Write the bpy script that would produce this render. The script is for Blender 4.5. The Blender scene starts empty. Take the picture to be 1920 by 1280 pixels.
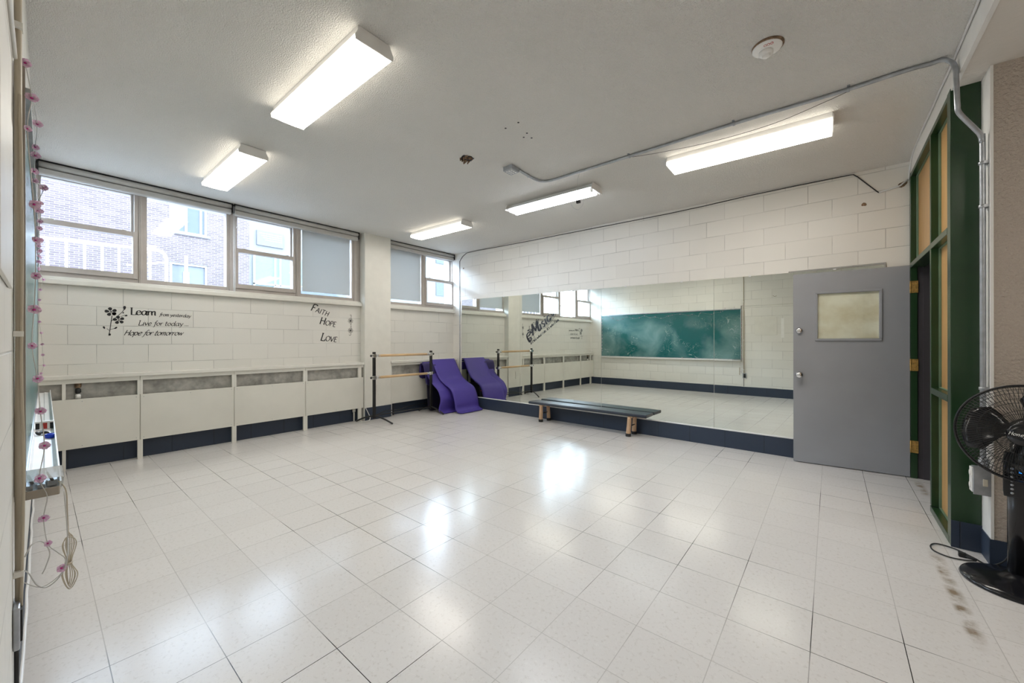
import bpy, math, random
from mathutils import Vector, Matrix
random.seed(7)
sc = bpy.context.scene
col = sc.collection

# ---------------------------------------------------------------- camera
cam_d = bpy.data.cameras.new('camera')
cam_d.sensor_width = 36.0
cam_d.lens = 729.41 / 1920.0 * 36.0
cam_d.clip_start = 0.01
cam_d.clip_end = 200
cam = bpy.data.objects.new('camera', cam_d)
col.objects.link(cam)
YAW, ROLL = 0.6862, -0.0017
fw = Vector((-math.sin(YAW), math.cos(YAW), 0))
rt = Vector((math.cos(YAW), math.sin(YAW), 0))
up = Vector((0, 0, 1))
r2 = rt * math.cos(ROLL) + up * math.sin(ROLL)
u2 = up * math.cos(ROLL) - rt * math.sin(ROLL)
M = Matrix((r2, u2, -fw)).transposed().to_4x4()
M.translation = Vector((1.2858, -1.0944, 1.2754))
cam.matrix_world = M
sc.camera = cam

# ---------------------------------------------------------------- sky, exposure
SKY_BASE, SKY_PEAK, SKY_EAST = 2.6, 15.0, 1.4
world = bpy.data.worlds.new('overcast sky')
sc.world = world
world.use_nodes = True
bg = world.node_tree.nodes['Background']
# overcast sky, brightest where the hidden sun stands, high beyond the yard on the window side
wn = world.node_tree
tc = wn.nodes.new('ShaderNodeTexCoord')
sx_ = wn.nodes.new('ShaderNodeSeparateXYZ'); wn.links.new(tc.outputs['Generated'], sx_.inputs[0])


def sky_ramp(out, a, b_, gain):
    n = wn.nodes.new('ShaderNodeMapRange'); n.interpolation_type = 'SMOOTHSTEP'
    n.inputs[1].default_value = a; n.inputs[2].default_value = b_; n.inputs[4].default_value = gain
    wn.links.new(out, n.inputs[0])
    return n.outputs[0]


def sky_math(op, a, b_):
    n = wn.nodes.new('ShaderNodeMath'); n.operation = op
    for i, v in enumerate((a, b_)):
        if isinstance(v, float):
            n.inputs[i].default_value = v
        else:
            wn.links.new(v, n.inputs[i])
    return n.outputs[0]


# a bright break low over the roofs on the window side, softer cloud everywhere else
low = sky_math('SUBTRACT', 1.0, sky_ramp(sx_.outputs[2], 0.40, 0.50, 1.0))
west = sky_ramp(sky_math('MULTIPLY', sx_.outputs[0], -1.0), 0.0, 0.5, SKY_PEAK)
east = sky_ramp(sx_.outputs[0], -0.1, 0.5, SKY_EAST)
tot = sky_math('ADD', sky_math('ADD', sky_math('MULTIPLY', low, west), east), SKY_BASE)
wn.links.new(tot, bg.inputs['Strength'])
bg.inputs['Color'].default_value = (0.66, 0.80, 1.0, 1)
sc.view_settings.view_transform = 'Standard'
sc.view_settings.look = 'None'
sc.view_settings.gamma = 1.0
sc.view_settings.use_curve_mapping = False
sc.view_settings.exposure = 1.36
try:
    sc.cycles.max_bounces = 14
    sc.cycles.diffuse_bounces = 8
    sc.cycles.glossy_bounces = 6
    sc.cycles.transparent_max_bounces = 16
    sc.cycles.sample_clamp_indirect = 6.0
    sc.cycles.use_denoising = True
except Exception:
    pass
LAMP_WARM = 8.5
LAMP_COOL = 9.0


def portal(name, y0, y1, z0, z1):
    d = bpy.data.lights.new(name, 'AREA')
    d.shape = 'RECTANGLE'
    d.size = y1 - y0
    d.size_y = z1 - z0
    d.cycles.is_portal = True
    o = bpy.data.objects.new(name, d)
    o.location = (-4.90, (y0 + y1) / 2, (z0 + z1) / 2)
    o.rotation_euler = (math.pi / 2, 0, -math.pi / 2)
    col.objects.link(o)


portal('window_daylight', -1.08, 2.22, 1.95, 2.95)
portal('window_daylight', 2.72, 4.26, 1.95, 2.95)

# ---------------------------------------------------------------- reference planes
WX = -4.66                                   # inner face of the window wall


def MW(x, d, z):                             # d metres in front of the mirror wall
    return (x, 4.163 - 0.0245 * x - d, z)


def LWy(x):
    return -1.139 - 0.008 * (x + 0.61)


def LW(x, d, z):                             # d metres in front of the left wall
    return (x, LWy(x) + d, z)


def zc(x):
    return 2.985 - 0.0115 * x


# ---------------------------------------------------------------- materials
def new_mat(name):
    m = bpy.data.materials.new(name)
    m.use_nodes = True
    nt = m.node_tree
    return m, nt, nt.nodes['Principled BSDF']


def N(nt, t, **kw):
    n = nt.nodes.new(t)
    for k, v in kw.items():
        if hasattr(n, k) and not k.startswith('in_'):
            setattr(n, k, v)
    return n


def pos(nt):
    return N(nt, 'ShaderNodeNewGeometry').outputs['Position']


def noise(nt, vec, scale, detail=3, rough=0.55):
    n = N(nt, 'ShaderNodeTexNoise')
    n.inputs['Scale'].default_value = scale
    n.inputs['Detail'].default_value = detail
    n.inputs['Roughness'].default_value = rough
    nt.links.new(vec, n.inputs['Vector'])
    return n.outputs['Fac']


def ramp(nt, fac, stops):
    r = N(nt, 'ShaderNodeValToRGB')
    e = r.color_ramp.elements
    while len(e) < len(stops):
        e.new(0.5)
    for i, (p, c) in enumerate(stops):
        e[i].position = p
        e[i].color = (*c, 1) if len(c) == 3 else c
    nt.links.new(fac, r.inputs['Fac'])
    return r.outputs['Color']


def mixc(nt, fac, a, b, mode='MIX'):
    m = N(nt, 'ShaderNodeMix', data_type='RGBA', blend_type=mode)
    if isinstance(fac, (int, float)):
        m.inputs[0].default_value = fac
    else:
        nt.links.new(fac, m.inputs[0])
    for i, v in ((6, a), (7, b)):
        if isinstance(v, tuple):
            m.inputs[i].default_value = (*v, 1)
        else:
            nt.links.new(v, m.inputs[i])
    return m.outputs[2]


def bump(nt, bsdf, height, strength=0.3, dist=0.01, prev=None):
    b = N(nt, 'ShaderNodeBump')
    b.inputs['Strength'].default_value = strength
    b.inputs['Distance'].default_value = dist
    nt.links.new(height, b.inputs['Height'])
    if prev:
        nt.links.new(prev, b.inputs['Normal'])
    nt.links.new(b.outputs['Normal'], bsdf.inputs['Normal'])
    return b.outputs['Normal']


def plain(name, c, rough=0.5, metal=0.0, var=0.06, scale=8.0, bmp=0.0, bscale=60.0, spec=0.5):
    m, nt, b = new_mat(name)
    p = pos(nt)
    f = noise(nt, p, scale)
    lo = tuple(max(0, v * (1 - var)) for v in c)
    hi = tuple(min(1, v * (1 + var)) for v in c)
    nt.links.new(ramp(nt, f, [(0.3, lo), (0.7, hi)]), b.inputs['Base Color'])
    b.inputs['Roughness'].default_value = rough
    b.inputs['Metallic'].default_value = metal
    b.inputs['Specular IOR Level'].default_value = spec
    if bmp:
        bump(nt, b, noise(nt, p, bscale, 4), bmp, 0.004)
    return m


def swizzle(nt, a, b, off=(0, 0)):
    s = N(nt, 'ShaderNodeSeparateXYZ')
    nt.links.new(pos(nt), s.inputs[0])
    c = N(nt, 'ShaderNodeCombineXYZ')
    for i, ax in enumerate((a, b)):
        m = N(nt, 'ShaderNodeMath', operation='SUBTRACT')
        nt.links.new(s.outputs['XYZ'.index(ax)], m.inputs[0])
        m.inputs[1].default_value = off[i]
        nt.links.new(m.outputs[0], c.inputs[i])
    return c.outputs[0]


def brick(nt, vec, w, h, mortar, smooth=0.1, offset=0.5):
    t = N(nt, 'ShaderNodeTexBrick')
    t.offset = offset
    t.inputs['Scale'].default_value = 1.0
    t.inputs['Mortar Size'].default_value = mortar
    t.inputs['Mortar Smooth'].default_value = smooth
    t.inputs['Brick Width'].default_value = w
    t.inputs['Row Height'].default_value = h
    t.inputs['Color1'].default_value = (0, 0, 0, 1)
    t.inputs['Color2'].default_value = (1, 1, 1, 1)
    t.inputs['Bias'].default_value = 0.0
    nt.links.new(vec, t.inputs['Vector'])
    return t


def block_wall(name, c, axis, row=0.2, width=0.4, off=(0, 0), dark=0.80, rough=0.42, mortar=0.0035, var=0.03, stain=None):
    m, nt, b = new_mat(name)
    p = pos(nt)
    t = brick(nt, swizzle(nt, axis, 'Z', off), width, row, mortar, 0.6)
    tint = ramp(nt, t.outputs['Color'], [(0, tuple(v * (1 - var) for v in c)), (1, tuple(min(1, v * (1 + var)) for v in c))])
    n1 = noise(nt, p, 1.3, 4)
    tint = mixc(nt, ramp(nt, n1, [(0.35, (0, 0, 0)), (0.75, (0.35, 0.35, 0.35))]), tint, tuple(v * 0.9 for v in c))
    # joints darker only where the paint has cracked
    crack = ramp(nt, noise(nt, p, 2.7, 3), [(0.42, (0, 0, 0)), (0.62, (1, 1, 1))])
    mm = N(nt, 'ShaderNodeMath', operation='MULTIPLY')
    nt.links.new(t.outputs['Fac'], mm.inputs[0])
    nt.links.new(crack, mm.inputs[1])
    lite = mixc(nt, t.outputs['Fac'], tint, tuple(v * (0.5 + dark / 2) for v in c))
    colr = mixc(nt, mm.outputs[0], lite, tuple(v * dark * 0.72 for v in c))
    nt.links.new(colr, b.inputs['Base Color'])
    b.inputs['Roughness'].default_value = rough
    inv = N(nt, 'ShaderNodeMath', operation='SUBTRACT')
    inv.inputs[0].default_value = 1.0
    nt.links.new(t.outputs['Fac'], inv.inputs[1])
    n = bump(nt, b, inv.outputs[0], 0.5, 0.004)
    bump(nt, b, noise(nt, p, 90, 3), 0.12, 0.003, n)
    return m


def stucco(name, c, scale=70, strength=0.5, rough=0.8):
    m, nt, b = new_mat(name)
    p = pos(nt)
    nt.links.new(ramp(nt, noise(nt, p, 1.1, 3), [(0.3, tuple(v * 0.96 for v in c)), (0.7, c)]), b.inputs['Base Color'])
    b.inputs['Roughness'].default_value = rough
    n = bump(nt, b, noise(nt, p, scale, 2), strength, 0.018)
    return m


def floor_mat():
    m, nt, b = new_mat('vinyl composition tile')
    p = pos(nt)
    S = 0.3048
    t = brick(nt, swizzle(nt, 'X', 'Y'), S, S, 0.0016, 0.0, 0.0)
    base = ramp(nt, t.outputs['Color'], [(0, (0.70, 0.677, 0.656)), (1, (0.735, 0.712, 0.692))])
    sp = noise(nt, p, 55, 3, 0.7)
    base = mixc(nt, ramp(nt, sp, [(0.33, (0.5, 0.5, 0.5)), (0.45, (0, 0, 0))]), base, (0.54, 0.505, 0.47))
    base = mixc(nt, ramp(nt, noise(nt, p, 47, 2, 0.6), [(0.60, (0, 0, 0)), (0.70, (0.5, 0.5, 0.5))]), base, (0.77, 0.755, 0.73))
    # seams: only some have opened up and gathered dirt
    seam = mixc(nt, ramp(nt, noise(nt, p, 0.75, 3), [(0.47, (0, 0, 0)), (0.57, (1, 1, 1))]), (0.53, 0.51, 0.49), (0.02, 0.018, 0.018))
    colr = mixc(nt, t.outputs['Fac'], base, seam)
    # brown glue stain by the partition
    s = N(nt, 'ShaderNodeSeparateXYZ')
    nt.links.new(p, s.inputs[0])

    def rng(out, a, bb, c, d):
        r1 = N(nt, 'ShaderNodeMapRange'); r1.inputs[1].default_value = a; r1.inputs[2].default_value = bb
        r2_ = N(nt, 'ShaderNodeMapRange'); r2_.inputs[1].default_value = d; r2_.inputs[2].default_value = c
        nt.links.new(out, r1.inputs[0]); nt.links.new(out, r2_.inputs[0])
        mu = N(nt, 'ShaderNodeMath', operation='MULTIPLY')
        nt.links.new(r1.outputs[0], mu.inputs[0]); nt.links.new(r2_.outputs[0], mu.inputs[1])
        return mu.outputs[0]

    def mul(a, bb):
        mu = N(nt, 'ShaderNodeMath', operation='MULTIPLY')
        nt.links.new(a, mu.inputs[0]); nt.links.new(bb, mu.inputs[1])
        return mu.outputs[0]
    nz = ramp(nt, noise(nt, p, 9, 5, 0.65), [(0.40, (0, 0, 0)), (0.62, (0.85, 0.85, 0.85))])
    z1 = mul(mul(rng(s.outputs[0], 1.735, 1.755, 1.775, 1.805), rng(s.outputs[1], 1.35, 1.5, 2.2, 2.4)), nz)
    z2 = mul(mul(rng(s.outputs[0], 1.86, 1.88, 1.90, 1.93), rng(s.outputs[1], 3.5, 3.6, 3.9, 4.0)), nz)
    colr = mixc(nt, z1, colr, (0.22, 0.15, 0.08))
    colr = mixc(nt, z2, colr, (0.30, 0.22, 0.13))
    nt.links.new(colr, b.inputs['Base Color'])
    rr = N(nt, 'ShaderNodeMapRange')
    rr.inputs[3].default_value = 0.15
    rr.inputs[4].default_value = 0.25
    nt.links.new(noise(nt, p, 2.2, 4), rr.inputs[0])
    nt.links.new(rr.outputs[0], b.inputs['Roughness'])
    b.inputs['IOR'].default_value = 1.47
    n = bump(nt, b, noise(nt, p, 3.0, 1), 0.10, 0.02)
    return m


MT = {}
MT['floor'] = floor_mat()
MT['ceiling'] = stucco('stippled ceiling paint', (0.88, 0.86, 0.82), 140, 1.0)
MT['soffit'] = stucco('soffit plaster', (0.72, 0.68, 0.63), 40, 0.15)
MT['tan_stucco'] = stucco('tan textured plaster', (0.50, 0.435, 0.375), 60, 0.9)
MT['wall_mirror'] = block_wall('painted block, mirror wall', (0.76, 0.742, 0.70), 'X', 0.189, 0.40, (0.10, 0.096), 0.82)
MT['wall_window'] = block_wall('painted block, window wall', (0.74, 0.725, 0.68), 'Y', 0.2, 0.40, (0.1, 0.05), 0.84)
MT['wall_left'] = block_wall('painted block, chalkboard wall', (0.76, 0.745, 0.70), 'X', 0.2, 0.40, (0.0, 0.05), 0.84)
MT['navy_x'] = block_wall('navy base paint x', (0.028, 0.042, 0.072), 'X', 0.6, 0.40, (0.10, -0.2), 0.35, 0.45)
MT['navy_y'] = block_wall('navy base paint y', (0.028, 0.042, 0.072), 'Y', 0.6, 0.40, (0.10, -0.2), 0.35, 0.45)
MT['cream'] = plain('cream gloss paint', (0.74, 0.725, 0.67), 0.38, var=0.03)
MT['panel'] = plain('cream panel paint', (0.72, 0.705, 0.645), 0.42, var=0.03, scale=3)
MT['white'] = plain('white paint', (0.84, 0.83, 0.81), 0.4, var=0.04)
MT['alu'] = plain('taupe window aluminium', (0.46, 0.42, 0.39), 0.4, 0.0, var=0.05)
MT['alu_dark'] = plain('dark gasket', (0.05, 0.045, 0.05), 0.5)
MT['blind'] = plain('grey blind fabric', (0.50, 0.49, 0.47), 0.7, var=0.04)
MT['duct'] = plain('dusty radiator metal', (0.42, 0.41, 0.38), 0.5, 0.3, var=0.35, scale=9)
MT['black'] = plain('black metal paint', (0.012, 0.012, 0.013), 0.35, var=0.2)
MT['black_gloss'] = plain('glossy black plastic', (0.008, 0.008, 0.010), 0.16, var=0.2)
MT['rubber'] = plain('black rubber', (0.02, 0.02, 0.02), 0.7)
MT['chrome'] = plain('chrome', (0.75, 0.75, 0.76), 0.15, 1.0, var=0.03)
MT['steel'] = plain('galvanised steel', (0.42, 0.44, 0.47), 0.38, 0.75, var=0.15, scale=20)
MT['brass'] = plain('worn brass', (0.60, 0.37, 0.11), 0.35, 0.6, var=0.3, scale=40)
MT['green'] = plain('dark green gloss paint', (0.016, 0.048, 0.018), 0.27, var=0.12, scale=4)
MT['green_lite'] = plain('sage green edge paint', (0.13, 0.22, 0.15), 0.35, var=0.1)
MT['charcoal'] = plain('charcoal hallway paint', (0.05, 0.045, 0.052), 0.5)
MT['door_grey'] = plain('grey door paint', (0.32, 0.33, 0.355), 0.45, var=0.05, scale=2.0)
MT['decal'] = plain('black vinyl', (0.012, 0.012, 0.014), 0.45)
MT['cable_white'] = plain('white cable', (0.72, 0.72, 0.72), 0.4)
MT['cable_beige'] = plain('beige cable', (0.50, 0.44, 0.34), 0.45)
MT['cable_clear'] = plain('clear lamp wire', (0.55, 0.54, 0.52), 0.3)
MT['taupe'] = plain('taupe batten', (0.33, 0.29, 0.24), 0.5)
MT['outlet'] = plain('ivory outlet', (0.65, 0.61, 0.50), 0.35)
MT['red'] = plain('red plastic', (0.45, 0.03, 0.02), 0.35)
MT['blue'] = plain('blue plastic', (0.01, 0.05, 0.55), 0.25)
MT['rust'] = plain('rusty brown debris', (0.20, 0.13, 0.08), 0.9, var=0.6, scale=60)
MT['petal'] = plain('pale pink petal', (0.75, 0.52, 0.68), 0.35, var=0.12, scale=60)
MT['magenta'] = plain('magenta flower centre', (0.52, 0.02, 0.25), 0.4)
MT['road'] = plain('pale asphalt', (0.25, 0.25, 0.26), 0.8)
MT['concrete'] = plain('pale concrete', (0.22, 0.22, 0.215), 0.7)
MT['greenglass'] = plain('green tinted facade', (0.16, 0.21, 0.19), 0.3)
MT['carpaint'] = plain('silver car paint', (0.16, 0.17, 0.19), 0.25, 0.2)
MT['carglass'] = plain('car window', (0.10, 0.12, 0.15), 0.1)
MT['led_black'] = plain('dark socket', (0.02, 0.02, 0.02), 0.6)


def wood(name, c1, c2, rough=0.5, axis_scale=(1, 12, 1), sc_=6):
    m, nt, b = new_mat(name)
    mp = N(nt, 'ShaderNodeMapping')
    nt.links.new(pos(nt), mp.inputs[0])
    mp.inputs['Scale'].default_value = axis_scale
    f = noise(nt, mp.outputs[0], sc_, 5, 0.6)
    nt.links.new(ramp(nt, f, [(0.3, c1), (0.7, c2)]), b.inputs['Base Color'])
    b.inputs['Roughness'].default_value = rough
    return m


MT['plywood'] = wood('varnished plywood', (0.50, 0.28, 0.10), (0.63, 0.39, 0.165), 0.35, (8, 8, 0.8), 3)
MT['maple'] = wood('light wood rail', (0.55, 0.36, 0.18), (0.70, 0.50, 0.29), 0.35, (10, 1, 10), 5)
MT['log'] = wood('peeled log', (0.45, 0.27, 0.15), (0.68, 0.47, 0.30), 0.55, (10, 10, 1.2), 6)
MT['bench'] = wood('black painted plank', (0.013, 0.018, 0.030), (0.026, 0.034, 0.052), 0.30, (1, 14, 14), 4)


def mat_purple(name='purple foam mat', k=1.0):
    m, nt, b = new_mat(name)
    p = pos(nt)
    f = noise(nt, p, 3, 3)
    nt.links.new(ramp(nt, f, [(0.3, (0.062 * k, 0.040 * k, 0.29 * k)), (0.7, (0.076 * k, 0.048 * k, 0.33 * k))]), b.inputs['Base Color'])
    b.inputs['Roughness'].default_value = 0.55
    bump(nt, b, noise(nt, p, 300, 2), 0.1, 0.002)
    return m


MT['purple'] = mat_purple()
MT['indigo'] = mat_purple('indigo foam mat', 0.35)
MT['shadow_sheet'] = mat_purple('near-black shadow sheet', 0.06)


def shade_mat():
    m, nt, b = new_mat('grey window shade')
    out = nt.nodes['Material Output']
    b.inputs['Base Color'].default_value = (0.62, 0.63, 0.61, 1)
    b.inputs['Roughness'].default_value = 0.8
    t = N(nt, 'ShaderNodeBsdfTranslucent')
    nt.links.new(ramp(nt, noise(nt, pos(nt), 40), [(0, (0.45, 0.46, 0.46)), (1, (0.48, 0.49, 0.49))]), t.inputs['Color'])
    mx = N(nt, 'ShaderNodeMixShader')
    mx.inputs[0].default_value = 0.40
    nt.links.new(b.outputs[0], mx.inputs[1])
    nt.links.new(t.outputs[0], mx.inputs[2])
    nt.links.new(mx.outputs[0], out.inputs[0])
    return m


MT['shade'] = shade_mat()


def petal_mat():
    m, nt, b = new_mat('translucent pink petal')
    out = nt.nodes['Material Output']
    nt.links.new(ramp(nt, noise(nt, pos(nt), 90), [(0.3, (0.80, 0.58, 0.74)), (0.7, (0.90, 0.80, 0.87))]), b.inputs['Base Color'])
    b.inputs['Roughness'].default_value = 0.35
    t = N(nt, 'ShaderNodeBsdfTranslucent')
    t.inputs['Color'].default_value = (0.9, 0.65, 0.82, 1)
    mx = N(nt, 'ShaderNodeMixShader')
    mx.inputs[0].default_value = 0.4
    nt.links.new(b.outputs[0], mx.inputs[1]); nt.links.new(t.outputs[0], mx.inputs[2])
    nt.links.new(mx.outputs[0], out.inputs[0])
    return m


MT['petal'] = petal_mat()


def glass_mat(name, tint=(0.96, 0.98, 0.98), rough=0.02, k=1.0):
    m = bpy.data.materials.new(name)
    m.use_nodes = True
    nt = m.node_tree
    nt.nodes.remove(nt.nodes['Principled BSDF'])
    out = nt.nodes['Material Output']
    tr = N(nt, 'ShaderNodeBsdfTransparent'); tr.inputs[0].default_value = (*tint, 1)
    gl = N(nt, 'ShaderNodeBsdfGlossy'); gl.inputs['Roughness'].default_value = rough
    fr = N(nt, 'ShaderNodeFresnel'); fr.inputs[0].default_value = 1.45
    mx = N(nt, 'ShaderNodeMixShader')
    mu = N(nt, 'ShaderNodeMath', operation='MULTIPLY'); mu.inputs[1].default_value = k
    # reflect on the outward faces only, so the back of each thin pane stays clear
    ge = N(nt, 'ShaderNodeNewGeometry')
    fb = N(nt, 'ShaderNodeMath', operation='SUBTRACT'); fb.inputs[0].default_value = 1.0
    nt.links.new(ge.outputs['Backfacing'], fb.inputs[1])
    m2 = N(nt, 'ShaderNodeMath', operation='MULTIPLY')
    nt.links.new(fr.outputs[0], mu.inputs[0]); nt.links.new(mu.outputs[0], m2.inputs[0])
    nt.links.new(fb.outputs[0], m2.inputs[1]); nt.links.new(m2.outputs[0], mx.inputs[0])
    nt.links.new(tr.outputs[0], mx.inputs[1]); nt.links.new(gl.outputs[0], mx.inputs[2])
    nt.links.new(mx.outputs[0], out.inputs[0])
    return m


MT['glass'] = glass_mat('window glass')
MT['clear'] = glass_mat('clear plastic', (0.80, 0.82, 0.82), 0.1, 2.5)


def mirror_mat():
    m, nt, b = new_mat('mirror glass')
    nt.links.new(ramp(nt, noise(nt, pos(nt), 0.8), [(0.3, (0.80, 0.835, 0.785)), (0.7, (0.825, 0.855, 0.805))]), b.inputs['Base Color'])
    b.inputs['Metallic'].default_value = 1.0
    b.inputs['Roughness'].default_value = 0.0
    return m


MT['mirror'] = mirror_mat()


def emit_mat(name, c, s):
    m = bpy.data.materials.new(name)
    m.use_nodes = True
    nt = m.node_tree
    nt.nodes.remove(nt.nodes['Principled BSDF'])
    e = N(nt, 'ShaderNodeEmission')
    e.inputs['Color'].default_value = (*c, 1)
    e.inputs['Strength'].default_value = s
    nt.links.new(e.outputs[0], nt.nodes['Material Output'].inputs[0])
    return m


MT['diffuser'] = emit_mat('lit acrylic diffuser', (1.0, 0.945, 0.86), LAMP_WARM)
MT['diffuser_side'] = emit_mat('dimmed diffuser side', (1.0, 0.93, 0.80), LAMP_WARM * 0.28)  # same acrylic, emission turned down to keep the ceiling halo small
MT['tube'] = emit_mat('lit fluorescent tube', (0.88, 0.93, 1.0), LAMP_COOL)
MT['display'] = emit_mat('blue fan display', (0.02, 0.25, 0.9), 0.9)


def chalk_mat():
    m, nt, b = new_mat('dusty green chalkboard')
    p = pos(nt)
    w = N(nt, 'ShaderNodeTexNoise'); w.inputs['Scale'].default_value = 1.6; w.inputs['Detail'].default_value = 5
    w.inputs['Distortion'].default_value = 0.5
    nt.links.new(p, w.inputs['Vector'])
    f = ramp(nt, w.outputs['Fac'], [(0.38, (0, 0, 0)), (0.72, (0.75, 0.75, 0.75))])
    s = N(nt, 'ShaderNodeSeparateXYZ'); nt.links.new(p, s.inputs[0])
    r = N(nt, 'ShaderNodeMapRange'); r.inputs[1].default_value = 1.98; r.inputs[2].default_value = 1.70
    nt.links.new(s.outputs[2], r.inputs[0])
    mu = N(nt, 'ShaderNodeMath', operation='MULTIPLY')
    nt.links.new(f, mu.inputs[0]); nt.links.new(r.outputs[0], mu.inputs[1])
    c = mixc(nt, mu.outputs[0], (0.004, 0.105, 0.105), (0.24, 0.38, 0.38))
    wv = N(nt, 'ShaderNodeTexNoise')
    wv.inputs['Scale'].default_value = 4.5; wv.inputs['Detail'].default_value = 1; wv.inputs['Distortion'].default_value = 2.5
    nt.links.new(p, wv.inputs['Vector'])
    ln = ramp(nt, wv.outputs['Fac'], [(0.485, (0, 0, 0)), (0.497, (0.5, 0.5, 0.5)), (0.503, (0.5, 0.5, 0.5)), (0.515, (0, 0, 0))])
    mu2 = N(nt, 'ShaderNodeMath', operation='MULTIPLY')
    nt.links.new(ln, mu2.inputs[0])
    gate = ramp(nt, noise(nt, p, 1.9, 2), [(0.5, (0, 0, 0)), (0.6, (1, 1, 1))])
    nt.links.new(gate, mu2.inputs[1])
    mu3 = N(nt, 'ShaderNodeMath', operation='MULTIPLY')
    nt.links.new(mu2.outputs[0], mu3.inputs[0]); nt.links.new(r.outputs[0], mu3.inputs[1])
    c = mixc(nt, mu3.outputs[0], c, (0.6, 0.68, 0.66))
    nt.links.new(c, b.inputs['Base Color'])
    b.inputs['Roughness'].default_value = 0.26
    return m


MT['chalk'] = chalk_mat()


def paper_mat():
    m, nt, b = new_mat('yellowed paper behind glass')
    p = pos(nt)
    nt.links.new(ramp(nt, noise(nt, p, 5, 5), [(0.25, (0.72, 0.62, 0.42)), (0.6, (0.90, 0.84, 0.68))]), b.inputs['Base Color'])
    b.inputs['Roughness'].default_value = 0.5
    bump(nt, b, noise(nt, p, 6, 3), 0.5, 0.02)
    return m


MT['paper'] = paper_mat()


def ext_brick():
    m, nt, b = new_mat('street brick')
    t = brick(nt, swizzle(nt, 'Y', 'Z'), 0.21, 0.070, 0.006, 0.1)
    c = ramp(nt, t.outputs['Color'], [(0, (0.13, 0.10, 0.105)), (1, (0.18, 0.14, 0.145))])
    c = mixc(nt, t.outputs['Fac'], c, (0.32, 0.31, 0.31))
    nt.links.new(c, b.inputs['Base Color'])
    b.inputs['Roughness'].default_value = 0.85
    return m


MT['ext_brick'] = ext_brick()


# ---------------------------------------------------------------- mesh builder
def ident(p):
    return p


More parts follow.
